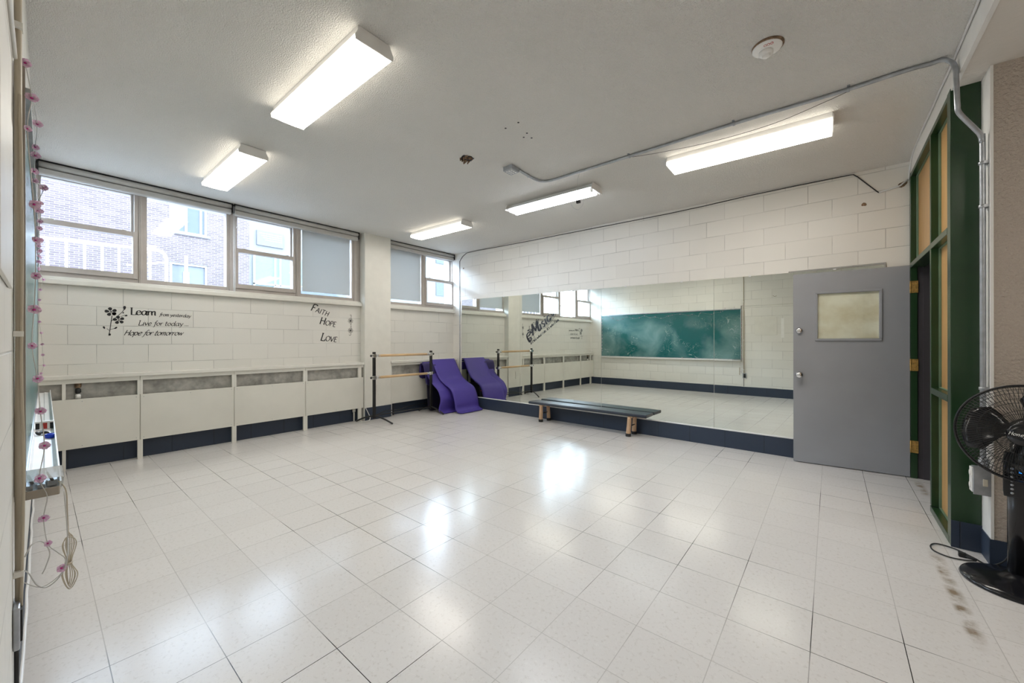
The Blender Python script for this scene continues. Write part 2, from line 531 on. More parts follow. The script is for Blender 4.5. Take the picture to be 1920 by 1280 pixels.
class MB:
    def __init__(s, xf=None):
        s.v = []; s.f = []; s.sm = []; s.mi = []; s.xf = xf or (lambda x, y, z: (x, y, z)); s.cur = 0

    def add(s, vs, fs, smooth=False):
        n = len(s.v)
        s.v += [tuple(s.xf(*v)) for v in vs]
        for f in fs:
            s.f.append([i + n for i in f]); s.sm.append(smooth); s.mi.append(s.cur)
        return s

    def box(s, a, b):
        x0, y0, z0 = a; x1, y1, z1 = b
        return s.add([(x0, y0, z0), (x1, y0, z0), (x1, y1, z0), (x0, y1, z0), (x0, y0, z1), (x1, y0, z1), (x1, y1, z1), (x0, y1, z1)],
                     [(0, 3, 2, 1), (4, 5, 6, 7), (0, 1, 5, 4), (1, 2, 6, 5), (2, 3, 7, 6), (3, 0, 4, 7)])

    def tube(s, pts, r, n=8, closed=False, cap=True, smooth=True):
        P = [Vector(s.xf(*p)) for p in pts]
        sv = s.xf
        s.xf = lambda x, y, z: (x, y, z)
        m = len(P)
        rs = r if isinstance(r, (list, tuple)) else [r] * m
        vs = []
        ref = None
        for i in range(m):
            if closed:
                t = P[(i + 1) % m] - P[i - 1]
            else:
                t = P[min(i + 1, m - 1)] - P[max(i - 1, 0)]
            if t.length < 1e-9:
                t = Vector((0, 0, 1))
            t.normalize()
            if ref is None:
                ref = Vector((0, 0, 1)) if abs(t.z) < 0.9 else Vector((1, 0, 0))
            a = ref - t * ref.dot(t)
            if a.length < 1e-6:
                a = Vector((1, 0, 0)) - t * t.x
            a.normalize(); ref = a
            b = t.cross(a)
            for k in range(n):
                an = 2 * math.pi * k / n
                vs.append(tuple(P[i] + (a * math.cos(an) + b * math.sin(an)) * rs[i]))
        fs = []
        mm = m if closed else m - 1
        for i in range(mm):
            for k in range(n):
                j = (i + 1) % m
                fs.append((i * n + k, i * n + (k + 1) % n, j * n + (k + 1) % n, j * n + k))
        s.add(vs, fs, smooth)
        if cap and not closed:
            base = len(s.v) - len(vs)
            s.f.append([base + k for k in range(n)][::-1]); s.sm.append(False); s.mi.append(s.cur)
            s.f.append([base + (m - 1) * n + k for k in range(n)]); s.sm.append(False); s.mi.append(s.cur)
        s.xf = sv
        return s

    def lathe(s, prof, c, n=24, axis='Z', smooth=True):
        vs = []
        for (r, h) in prof:
            for k in range(n):
                a = 2 * math.pi * k / n
                x, y = r * math.cos(a), r * math.sin(a)
                p = {'Z': (x, y, h), 'X': (h, x, y), 'Y': (x, h, y)}[axis]
                vs.append((c[0] + p[0], c[1] + p[1], c[2] + p[2]))
        fs = []
        for i in range(len(prof) - 1):
            for k in range(n):
                fs.append((i * n + k, i * n + (k + 1) % n, (i + 1) * n + (k + 1) % n, (i + 1) * n + k))
        fs.append(tuple(range(n))[::-1])
        fs.append(tuple((len(prof) - 1) * n + k for k in range(n)))
        return s.add(vs, fs, smooth)

    def prism(s, poly, f0, f1):
        """poly in 2D; f0, f1 map (u, v) to the two end faces"""
        n = len(poly)
        vs = [f0(*p) for p in poly] + [f1(*p) for p in poly]
        fs = [tuple(range(n))[::-1], tuple(range(n, 2 * n))] + [(i, (i + 1) % n, n + (i + 1) % n, n + i) for i in range(n)]
        return s.add(vs, fs)

    def sheet(s, rows, th, smooth=True):
        """rows of points (grid); thickened downward along the given normals"""
        R, Cn = len(rows), len(rows[0])
        G = [[Vector(p) for p in r] for r in rows]
        Nn = [[None] * Cn for _ in range(R)]
        for i in range(R):
            for j in range(Cn):
                du = G[min(i + 1, R - 1)][j] - G[max(i - 1, 0)][j]
                dv = G[i][min(j + 1, Cn - 1)] - G[i][max(j - 1, 0)]
                n = du.cross(dv)
                if n.length < 1e-12:
                    n = Vector((0, 0, 1))
                Nn[i][j] = n.normalized()
        vs = [tuple(G[i][j]) for i in range(R) for j in range(Cn)] + [tuple(G[i][j] - Nn[i][j] * th) for i in range(R) for j in range(Cn)]
        O = R * Cn
        fs = []
        for i in range(R - 1):
            for j in range(Cn - 1):
                a, b, c, d = i * Cn + j, i * Cn + j + 1, (i + 1) * Cn + j + 1, (i + 1) * Cn + j
                fs.append((a, d, c, b)); fs.append((O + a, O + b, O + c, O + d))
        s.add(vs, fs, smooth)
        base = len(s.v) - len(vs)
        edge = [(0, j) for j in range(Cn)] + [(i, Cn - 1) for i in range(1, R)] + [(R - 1, j) for j in range(Cn - 2, -1, -1)] + [(i, 0) for i in range(R - 2, 0, -1)]
        for k in range(len(edge)):
            a = edge[k]; b = edge[(k + 1) % len(edge)]
            ia, ib = a[0] * Cn + a[1], b[0] * Cn + b[1]
            s.f.append([base + ia, base + ib, base + O + ib, base + O + ia]); s.sm.append(False); s.mi.append(s.cur)
        return s

    def build(s, name, mat, parent=None, kind=None, bevel=0.0):
        me = bpy.data.meshes.new(name)
        off = Vector((0, 0, 0))
        if parent is not None:
            p = parent
            while p is not None:
                off += p.location
                p = p.parent
        vs = [tuple(Vector(v) - off) for v in s.v]
        me.from_pydata(vs, [], s.f)
        for i, p in enumerate(me.polygons):
            p.use_smooth = s.sm[i]
            p.material_index = s.mi[i]
        mats = mat if isinstance(mat, (list, tuple)) else [mat]
        for m in mats:
            me.materials.append(MT[m] if isinstance(m, str) else m)
        me.update()
        o = bpy.data.objects.new(name, me)
        col.objects.link(o)
        if parent is not None:
            o.parent = parent
        if kind:
            o['kind'] = kind
        if bevel:
            b = o.modifiers.new('bevel', 'BEVEL'); b.width = bevel; b.segments = 2; b.limit_method = 'ANGLE'
            b.harden_normals = False
        return o


def build_each(b, name, mat, parent, bevel=0.0):
    """one object per loose piece of the builder"""
    n = len(b.v)
    par = list(range(n))

    def find(i):
        while par[i] != i:
            par[i] = par[par[i]]; i = par[i]
        return i
    for f in b.f:
        for v in f[1:]:
            par[find(v)] = find(f[0])
    groups = {}
    for k, f in enumerate(b.f):
        groups.setdefault(find(f[0]), []).append(k)
    out = []
    for ks in groups.values():
        q = MB(); mp = {}
        for k in ks:
            face = []
            for v in b.f[k]:
                if v not in mp:
                    mp[v] = len(q.v); q.v.append(b.v[v])
                face.append(mp[v])
            q.f.append(face); q.sm.append(b.sm[k]); q.mi.append(b.mi[k])
        out.append(q.build(name, mat, parent, bevel=bevel))
    return out


def thing(name, label, cat, loc=(0, 0, 0), group=None):
    o = bpy.data.objects.new(name, None)
    o.empty_display_size = 0.05
    o.location = loc
    col.objects.link(o)
    o['label'] = label; o['category'] = cat
    if group:
        o['group'] = group
    return o


def tag(o, label, cat, group=None):
    o['label'] = label; o['category'] = cat
    if group:
        o['group'] = group
    return o


def struct_root(name, loc=(0, 0, 0)):
    o = bpy.data.objects.new(name, None)
    o.location = loc
    o.empty_display_size = 0.05
    col.objects.link(o)
    o['kind'] = 'structure'
    return o


def copy_tree(o, parent=None):
    c = o.copy(); col.objects.link(c); c.parent = parent
    for ch in list(o.children):
        copy_tree(ch, c)
    return c


def smooth_line(pts, n=6, closed=False):
    P = [Vector(p) for p in pts]
    m = len(P)
    if m < 3:
        return [tuple(p) for p in P]
    out = []
    rng_ = range(m if closed else m - 1)
    for i in rng_:
        if closed:
            a, b, c, d = P[i - 1], P[i], P[(i + 1) % m], P[(i + 2) % m]
        else:
            a, b, c, d = P[max(i - 1, 0)], P[i], P[i + 1], P[min(i + 2, m - 1)]
        for k in range(n):
            t = k / n
            out.append(tuple(0.5 * ((2 * b) + (c - a) * t + (2 * a - 5 * b + 4 * c - d) * t * t + (3 * b - a - 3 * c + d) * t ** 3)))
    if not closed:
        out.append(tuple(P[-1]))
    return out


# ================================================================ THE ROOM
b = MB(); b.box((-4.9, -1.5, -0.1), (4.6, 5.2, 0.0)); b.build('floor', 'floor', kind='structure')
b = MB()
b.add([(-4.95, -1.5, zc(-4.95)), (1.90, -1.5, zc(1.9)), (1.90, 4.6, zc(1.9)), (-4.95, 4.6, zc(-4.95)),
       (-4.95, -1.5, 3.3), (1.90, -1.5, 3.3), (1.90, 4.6, 3.3), (-4.95, 4.6, 3.3)],
      [(0, 3, 2, 1), (4, 5, 6, 7), (0, 1, 5, 4), (1, 2, 6, 5), (2, 3, 7, 6), (3, 0, 4, 7)])
b.build('ceiling', 'ceiling', kind='structure')
# dropped soffit over the right side and hallway; its side face is the white beam
b = MB(); b.box((1.885, -1.5, 2.835), (4.6, 5.2, 3.3)); b.build('ceiling_soffit', 'soffit', kind='structure')
b = MB(); b.box((1.865, -1.16, 2.825), (1.885, 4.12, 2.975)); b.build('trim_1', 'white', kind='structure')

# mirror wall
b = MB(MW); b.box((-4.95, -0.25, 0), (1.95, 0, 3.2)); b.build('wall_back', 'wall_mirror', kind='structure')
b = MB(MW); b.box((-4.66, 0, 0), (1.86, 0.006, 0.205)); b.build('baseboard_back', 'navy_x', kind='structure')
# window wall below the sill, band above, column
b = MB(); b.box((-4.95, -1.3, 0), (WX, 4.35, 1.90)); b.box((-4.95, -1.3, 2.955), (WX - 0.02, 4.35, 3.2))
b.build('wall_window_side', 'wall_window', kind='structure')
b = MB(); b.box((WX, -1.12, 0), (WX + 0.006, 2.255, 0.205)); b.box((WX, 2.745, 0), (WX + 0.006, 4.27, 0.205))
b.build('baseboard_window_side', 'navy_y', kind='structure')
b = MB(); b.box((-4.95, 2.258, 0), (-4.53, 2.742, 3.2)); b.build('wall_column', 'cream', kind='structure', bevel=0.012)
b = MB(); b.box((-4.53, 2.258, 0), (-4.525, 2.742, 0.205)); b.build('baseboard_column', 'navy_y', kind='structure')
# left wall
b = MB(LW); b.box((-4.95, -0.25, 0), (4.6, 0, 3.2)); b.build('wall_left', 'wall_left', kind='structure')
b = MB(LW); b.box((-4.62, 0, 0), (4.4, 0.004, 0.20)); b.build('baseboard_left', 'navy_x', kind='structure')
# right hand side: pier with textured plaster, outer wall
b = MB(); b.box((2.0, 2.338, 0), (4.6, 2.62, 2.84)); b.build('wall_right_pier', 'tan_stucco', kind='structure')
b = MB(); b.box((1.988, 2.333, 0), (2.0, 2.60, 2.84)); b.build('trim_2', 'white', kind='structure')
b = MB(); b.box((1.984, 2.330, 0), (1.988, 2.496, 0.15)); b.box((1.984, 2.328, 0), (4.2, 2.338, 0.15)); b.build('baseboard_right', 'navy_y', kind='structure')
b = MB(); b.box((4.4, -1.4, 0), (4.6, 2.5, 2.9)); b.build('wall_right', 'tan_stucco', kind='structure')
# hallway behind the door
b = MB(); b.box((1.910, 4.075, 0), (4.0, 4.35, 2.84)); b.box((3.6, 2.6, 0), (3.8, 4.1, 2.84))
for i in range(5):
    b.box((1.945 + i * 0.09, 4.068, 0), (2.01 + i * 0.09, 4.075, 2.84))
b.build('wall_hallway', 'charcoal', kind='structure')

# ---------------------------------------------------------------- green door partition
pr = struct_root('door_frame', (1.9, 3.3, 0))
b = MB(); b.box((1.862, 4.062, 0), (1.908, 4.110, 2.84)); b.build('left_jamb', 'green', pr, bevel=0.003)
b = MB(); b.box((1.862, 3.108, 0.05), (1.935, 3.150, 2.80)); b.build('mullion', 'green', pr, bevel=0.003)
b = MB(); b.box((1.862, 2.500, 0), (1.987, 2.585, 2.84)); b.build('right_jamb', 'green', pr, bevel=0.003)
b = MB(); b.box((1.863, 2.535, 2.80), (1.96, 4.10, 2.835)); b.build('head_rail', 'green', pr, bevel=0.003)
b = MB(); b.box((1.861, 2.585, 1.955), (1.96, 4.065, 1.998)); b.build('transom_rail', 'green', pr, bevel=0.003)
b = MB(); b.box((1.861, 2.585, 0.885), (1.96, 3.108, 0.930)); b.build('middle_rail', 'green', pr, bevel=0.003)
b = MB(); b.box((1.861, 2.55, 0), (1.96, 3.150, 0.045)); b.build('bottom_rail', 'green', pr, bevel=0.003)
# glazing stops, sage coloured
b = MB()
for (y0, y1, z0, z1) in ((2.585, 3.108, 0.045, 0.885), (2.585, 3.108, 0.93, 1.955), (2.585, 3.108, 1.998, 2.80), (3.15, 4.062, 1.998, 2.80)):
    t = 0.007
    b.box((1.901, y0, z0), (1.915, y0 + t, z1)); b.box((1.901, y1 - t, z0), (1.915, y1, z1))
    b.box((1.902, y0, z0), (1.915, y1, z0 + t)); b.box((1.902, y0, z1 - t), (1.915, y1, z1))
build_each(b, 'glazing_stop', 'green_lite', pr, 0.002)
b = MB()
for (y0, y1, z0, z1) in ((2.585, 3.108, 0.045, 0.885), (2.585, 3.108, 0.93, 1.955), (2.585, 3.108, 1.998, 2.80), (3.15, 4.062, 1.998, 2.80)):
    b.box((1.915, y0, z0), (1.927, y1, z1))
build_each(b, 'plywood_panel', 'plywood', pr)
b = MB(); b.box((1.862, 2.496, 0), (1.987, 2.500, 0.165)); b.build('navy_base_paint', 'navy_x', pr)

# ---------------------------------------------------------------- grey door, standing open
H = Vector((1.858, 4.063)); E = Vector((0.980, 3.990))
du = (H - E).normalized(); dn = Vector((-du.y, du.x))
DL = (H - E).length


def DXF(u, d, z):                            # u from free edge, d behind the visible face
    q = E + du * u + dn * d
    return (q.x, q.y, z)


dr = struct_root('door_1', (H.x, H.y, 0))
b = MB(DXF)
for (u0, u1, z0, z1) in ((0, DL, 0.008, 1.295), (0, DL, 1.765, 1.978), (0, 0.198, 1.295, 1.765), (0.675, DL, 1.295, 1.765)):
    b.box((u0, 0, z0), (u1, 0.042, z1))
b.build('door_leaf', 'door_grey', dr)
b = MB(DXF)
for (u0, u1, z0, z1) in ((0.182, 0.692, 1.277, 1.300), (0.182, 0.692, 1.758, 1.780), (0.182, 0.204, 1.300, 1.758), (0.670, 0.692, 1.300, 1.758)):
    b.box((u0, -0.012, z0), (u1, 0.01, z1))
b.build('vision_frame', 'door_grey', dr, bevel=0.004)
b = MB(DXF); b.box((0.198, 0.014, 1.295), (0.675, 0.018, 1.765)); b.build('paper_cover', 'paper', dr)
b = MB(DXF); b.box((0.200, 0.006, 1.298), (0.673, 0.009, 1.762)); b.build('vision_pane', 'glass', dr)
for nm, z, prof in (('deadbolt', 1.383, [(0.032, 0), (0.032, -0.006), (0.026, -0.012), (0.026, -0.022), (0.022, -0.026), (0.010, -0.027), (0.001, -0.027)]),
                    ('door_knob', 0.922, [(0.034, 0), (0.034, -0.006), (0.014, -0.010), (0.013, -0.030), (0.026, -0.038), (0.031, -0.052), (0.026, -0.066), (0.010, -0.070), (0.001, -0.070)])):
    b = MB(lambda x, y, zz: DXF(x, y, zz)); b.lathe(prof, (0.050, 0, z), 24, 'Y'); b.build(nm, 'chrome', dr)
for z0, z1 in ((1.72, 1.83), (0.997, 1.106), (0.237, 0.348)):
    b = MB(); b.box((1.868, 4.056, z0), (1.912, 4.062, z1))
    for k in range(4):
        cx = 1.880 + 0.02 * (k % 2); cz = z0 + 0.015 + k * (z1 - z0 - 0.03) / 3
        b.cur = 1; b.lathe([(0.003, 0), (0.003, -0.0015), (0.0005, -0.0015)], (cx, 4.056, cz), 8, 'Y'); b.cur = 0
    b.tube([(1.862, 4.056, z0), (1.862, 4.056, z1)], 0.006, 10)
    h = b.build('hinge', ['brass', 'rust'], dr); h['label'] = 'worn brass hinge'

# ================================================================ WINDOWS
GX = -4.745                                   # glass plane


def frame_rect(b, x0, x1, y0, y1, z0, z1, w, wb=None, wt=None):
    wb = wb or w; wt = wt or w
    b.box((x0, y0, z0), (x1, y0 + w, z1)); b.box((x0, y1 - w, z0), (x1, y1, z1))
    b.box((x0, y0 + w, z0), (x1, y1 - w, z0 + wb)); b.box((x0, y0 + w, z1 - wt), (x1, y1 - w, z1))


def hung_window(idx, y0, y1, yl, yr, left_wide=False):
    r = struct_root('window_%d' % idx, (-4.70, (y0 + y1) / 2, 1.93))
    b = MB(); frame_rect(b, -4.80, -4.685, y0, y1, 1.93, 2.965, 0.035, 0.045, 0.03); b.build('window_frame', 'alu', r, bevel=0.002)
    b = MB(); frame_rect(b, -4.775, -4.735, y0 + 0.035, y1 - 0.035, 2.46, 2.935, 0.022, 0.03, 0.022)
    b.build('upper_sash', 'alu', r, bevel=0.002)
    b = MB(); frame_rect(b, -4.73, -4.665, y0 + 0.012, y1 - 0.010, 1.975, 2.492, 0.038, 0.055, 0.05)
    for k in (0.16, 0.84):
        yy = y0 + (y1 - y0) * k
        b.box((-4.68, yy - 0.02, 2.492), (-4.665, yy + 0.02, 2.500)); b.box((-4.68, yy - 0.002, 2.5), (-4.672, yy + 0.002, 2.512))
    b.build('lower_sash', 'alu', r, bevel=0.002)
    b = MB(); b.box((-4.757, y0 + 0.05, 2.48), (-4.753, y1 - 0.05, 2.92)); b.build('upper_pane', 'glass', r)
    b = MB(); b.box((-4.70, y0 + 0.045, 2.02), (-4.696, y1 - 0.045, 2.45)); b.build('lower_pane', 'glass', r)
    return r


def fixed_window(idx, y0, y1):
    r = struct_root('window_%d' % idx, (-4.70, (y0 + y1) / 2, 1.93))
    b = MB(); frame_rect(b, -4.80, -4.685, y0, y1, 1.93, 2.965, 0.03, 0.05, 0.03)
    b.build('window_frame', 'alu', r, bevel=0.002)
    b = MB(); b.box((-4.757, y0 + 0.02, 1.96), (-4.753, y1 - 0.02, 2.94)); b.build('pane', 'glass', r)
    return r


hung_window(1, -1.125, -0.375, 0, 0)
fixed_window(2, -0.335, 0.470)
hung_window(3, 0.515, 1.275, 0, 0)
fixed_window(4, 1.315, 2.150)
fixed_window(5, 2.745, 3.530)
hung_window(6, 3.570, 4.30, 0, 0)
for i, (y0, y1) in enumerate(((-0.375, -0.335), (0.470, 0.515), (1.275, 1.315), (2.150, 2.258), (3.530, 3.570))):
    b = MB(); b.box((-4.80, y0, 1.93), (-4.675, y1, 2.965))
    b.box((-4.675, y0 + 0.012, 1.93), (-4.668, y1 - 0.012, 2.965))
    b.build('trim_%d' % (i + 3), 'alu', kind='structure', bevel=0.002)
# sills
for i, (y0, y1) in enumerate(((-1.11, 2.258), (2.742, 4.275))):
    b = MB(); b.box((-4.80, y0, 1.885), (-4.645, y1, 1.930)); b.box((-4.66, y0, 1.85), (-4.60, y1, 1.897))
    b.build('trim_%d' % (i + 8), 'cream', kind='structure', bevel=0.006)

# exterior wall thickness above/below already given by the window wall
# roller blinds: long housings at the head
for (y0, y1, lab) in ((-1.095, 0.488, 'rolled up grey blind over the two leftmost windows'),
                      (0.500, 2.205, 'rolled up grey blind ending beside the cream column'),
                      (2.755, 4.262, 'rolled up grey blind between column and mirror wall')):
    t = thing('roller_blind', lab, 'blind', (-4.62, (y0 + y1) / 2, 2.98), 'rolled up blinds over the windows')
    b = MB(); b.tube([(-4.625, y0 + 0.012, 3.000), (-4.625, y1 - 0.012, 3.000)], 0.030, 20); b.build('roll', 'blind', t)
    b = MB()
    prof = [(-4.675, 2.905), (-4.625, 2.905), (-4.612, 2.915), (-4.608, 2.960), (-4.640, 2.966), (-4.675, 2.966)]
    b.prism(prof, lambda u, v: (u, y0 + 0.012, v), lambda u, v: (u, y1 - 0.012, v))
    b.build('hem_rail', 'blind', t, bevel=0.003)
    b = MB()
    for yy in (y0, y1 - 0.010):
        b.box((-4.665, yy, 2.925), (-4.588, yy + 0.010, 3.035))
    build_each(b, 'bracket', 'black', t, 0.003)
    b = MB(); b.box((-4.66, y0 + 0.01, 3.030), (-4.60, y1 - 0.01, 3.037)); b.build('mounting_plate', 'black', t)

# bead chain
t = thing('blind_chain', 'thin white bead chain hanging down between the blinds', 'chain', (-4.58, 0.497, 2.95))
b = MB(); b.tube([(-4.585, 0.490, 3.0), (-4.580, 0.490, 1.93), (-4.578, 0.497, 1.905), (-4.580, 0.505, 1.93), (-4.585, 0.505, 3.0)], 0.0028, 6)
b.build('chain', 'cable_white', t)
b = MB(); b.lathe([(0.001, -0.015), (0.008, -0.01), (0.008, 0.01), (0.001, 0.015)], (-4.583, 0.53, 2.74), 10); b.build('clip', 'cable_white', t)

# grey shades standing in the panes
for (y0, y1, z0, z1, lab) in ((1.368, 2.096, 2.018, 2.912, 'grey fabric shade in window just left of the column'),
                              (2.775, 3.490, 2.030, 2.965, 'grey fabric shade in window just right of the column')):
    b = MB(); b.box((-4.705, y0, z0), (-4.700, y1, z1)); o = b.build('window_shade', 'shade')
    tag(o, lab, 'shade', 'grey shades in the window panes')

# ================================================================ RADIATOR COVERS
FX = -4.555


def rad_cover(y0, y1, label, legs, zt=0.70, zb=0.21, right=False):
    t = thing('radiator_cover', label, 'radiator cover', (-4.6, (y0 + y1) / 2, 0), 'cream radiator covers below the windows')
    b = MB(); b.box((FX - 0.014, y0 + 0.004, zb), (FX, y1 - 0.004, 0.705)); b.build('front_panel', 'panel', t, bevel=0.0015)
    b = MB(); b.box((FX - 0.02, y0 + 0.002, 0.862), (FX - 0.001, y1 - 0.002, 0.905)); b.build('top_rail', 'cream', t)
    b = MB(); b.box((FX - 0.075, y0 + 0.01, 0.25), (FX - 0.060, y1 - 0.01, 0.885)); b.build('heater_core', 'duct', t)
    n = int((y1 - y0) / 0.13)
    b = MB()
    for k in range(n + 1):
        for z in (0.235, 0.68):
            if k in (0, n) or k == n // 2:
                yy = y0 + 0.03 + k * (y1 - y0 - 0.06) / n
                b.lathe([(0.004, 0), (0.004, 0.0015), (0.0005, 0.0018)], (FX, yy, z), 8, 'X')
    build_each(b, 'screw', 'steel', t)
    for (a, c) in legs:
        b = MB(); b.box((FX - 0.03, a, 0.0), (FX - 0.014, c, 0.905))
        b.box((FX - 0.014, a, 0.705), (FX, c, 0.862)); b.box((FX - 0.014, a, 0.0), (FX - 0.001, c, zb))
        l = b.build('leg', 'cream', t, bevel=0.002)
    return t


rad_cover(-1.10, -0.381, 'cream radiator cover with valve showing, nearest the chalkboard', ((-0.94, -0.915), (-0.402, -0.381)))
rad_cover(-0.381, 0.487, 'second cream radiator cover from the left, under the window text', ((-0.381, -0.359), (0.463, 0.487)))
rad_cover(0.487, 1.351, 'third cream radiator cover from the left', ((0.487, 0.511), (1.323, 1.351)))
rad_cover(1.351, 2.250, 'cream radiator cover ending at the column', ((1.351, 1.379), (2.160, 2.215)))
rad_cover(2.750, 4.262, 'cream radiator cover right of the column, behind the barre', ((2.750, 2.775), (4.235, 4.262)))
for (y0, y1, lab) in ((-1.10, 2.252, 'long cream shelf board on the radiator covers left of column'),
                      (2.748, 4.266, 'short cream shelf board behind the ballet barre')):
    b = MB(); b.box((WX, y0, 0.905), (FX + 0.02, y1, 0.945)); o = b.build('radiator_shelf', 'cream', bevel=0.006)
    tag(o, lab, 'shelf')
# valve in the first slot
t = thing('radiator_valve', 'small black and white pipe valve inside leftmost radiator slot', 'valve', (-4.60, -0.832, 0.70))
b = MB(); b.lathe([(0.02, 0.70), (0.02, 0.745), (0.012, 0.75), (0.012, 0.755)], (-4.600, -0.832, 0), 12); b.build('pipe', 'white', t)
b = MB(); b.lathe([(0.012, 0.755), (0.022, 0.77), (0.022, 0.80), (0.012, 0.81)], (-4.600, -0.832, 0), 12); b.build('valve_body', 'black', t)
b = MB(); b.lathe([(0.02, 0.815), (0.024, 0.83), (0.024, 0.86), (0.016, 0.862)], (-4.600, -0.832, 0), 12); b.build('handle', 'rust', t)
# heating pipe feet
b = MB()
b.tube([(-4.62, 2.12, 0.0), (-4.62, 2.12, 0.17)], 0.012, 10); b.lathe([(0.022, 0.15), (0.024, 0.18), (0.024, 0.2)], (-4.62, 2.12, 0), 12)
tag(b.build('radiator_pipe', 'cream'), 'short cream heating pipe under the cover beside the column', 'pipe')
b = MB()
b.tube(smooth_line([(-4.52, 2.30, 0.02), (-4.50, 2.6, 0.11), (-4.52, 2.85, 0.10), (-4.60, 3.3, 0.12), (-4.60, 3.9, 0.12)]), 0.007, 8)
b.tube([(-4.60, 2.83, 0.0), (-4.60, 2.83, 0.2)], 0.009, 8)
tag(b.build('copper_pipe', 'black'), 'thin dark pipe running low behind the ballet barre', 'pipe')
b = MB()
b.tube(smooth_line([(-4.515, 2.262, 0.21), (-4.50, 2.30, 0.12), (-4.49, 2.325, 0.05), (-4.47, 2.30, 0.012), (-4.45, 2.22, 0.010), (-4.42, 2.16, 0.010)]), 0.006, 8)
tag(b.build('floor_cable', 'cable_white'), 'short white cable curling down at the column foot', 'cable')
# blank switch/outlet outline on column front
b = MB(); b.box((-4.53, 2.462, 0.40), (-4.522, 2.510, 0.57)); tag(b.build('wall_plate', 'cream', bevel=0.003), 'painted over wall plate on the column front', 'plate')

# ================================================================ MIRRORS
seams = [-4.40, -2.892, -1.337, 0.182, 1.70]
mlab = ['mirror panel in the corner behind the purple mats', 'second mirror panel, carrying the music lettering',
        'third mirror panel, above the middle of the bench', 'mirror panel partly hidden by the open door']
for i in range(4):
    x0, x1 = seams[i] + 0.002, seams[i + 1] - 0.002
    zt = lambda x: 2.10 - 0.0145 * (x + 4.4)
    t = thing('wall_mirror', mlab[i], 'mirror', MW((x0 + x1) / 2, 0, 0.21), 'mirror panels along the back wall')
    b = MB(MW)
    b.add([(x0, 0.0005, 0.215), (x1, 0.0005, 0.215), (x1, 0.0005, zt(x1)), (x0, 0.0005, zt(x0)),
           (x0, 0.006, 0.215), (x1, 0.006, 0.215), (x1, 0.006, zt(x1)), (x0, 0.006, zt(x0))],
          [(0, 1, 2, 3), (4, 7, 6, 5), (0, 4, 5, 1), (1, 5, 6, 2), (2, 6, 7, 3), (3, 7, 4, 0)])
    b.build('mirror_glass', 'mirror', t)
    b = MB(MW)
    for k in (0.25, 0.75):
        xx = x0 + (x1 - x0) * k
        b.box((xx - 0.012, 0.0005, zt(xx) - 0.008), (xx + 0.012, 0.010, zt(xx) + 0.012))
    build_each(b, 'clip', 'cable_white', t)
    b = MB(MW); b.box((x0, 0.0062, 0.206), (x1, 0.014, 0.220)); b.build('bottom_channel', 'white', t)
b = MB(MW)
b.box((0.93, 0.0005, 2.022), (1.70, 0.012, 2.036)); b.box((1.688, 0.0005, 1.985), (1.70, 0.012, 2.022))
tag(b.build('mirror_trim', 'chrome'), 'thin metal strip above the mirror over the grey door', 'trim')

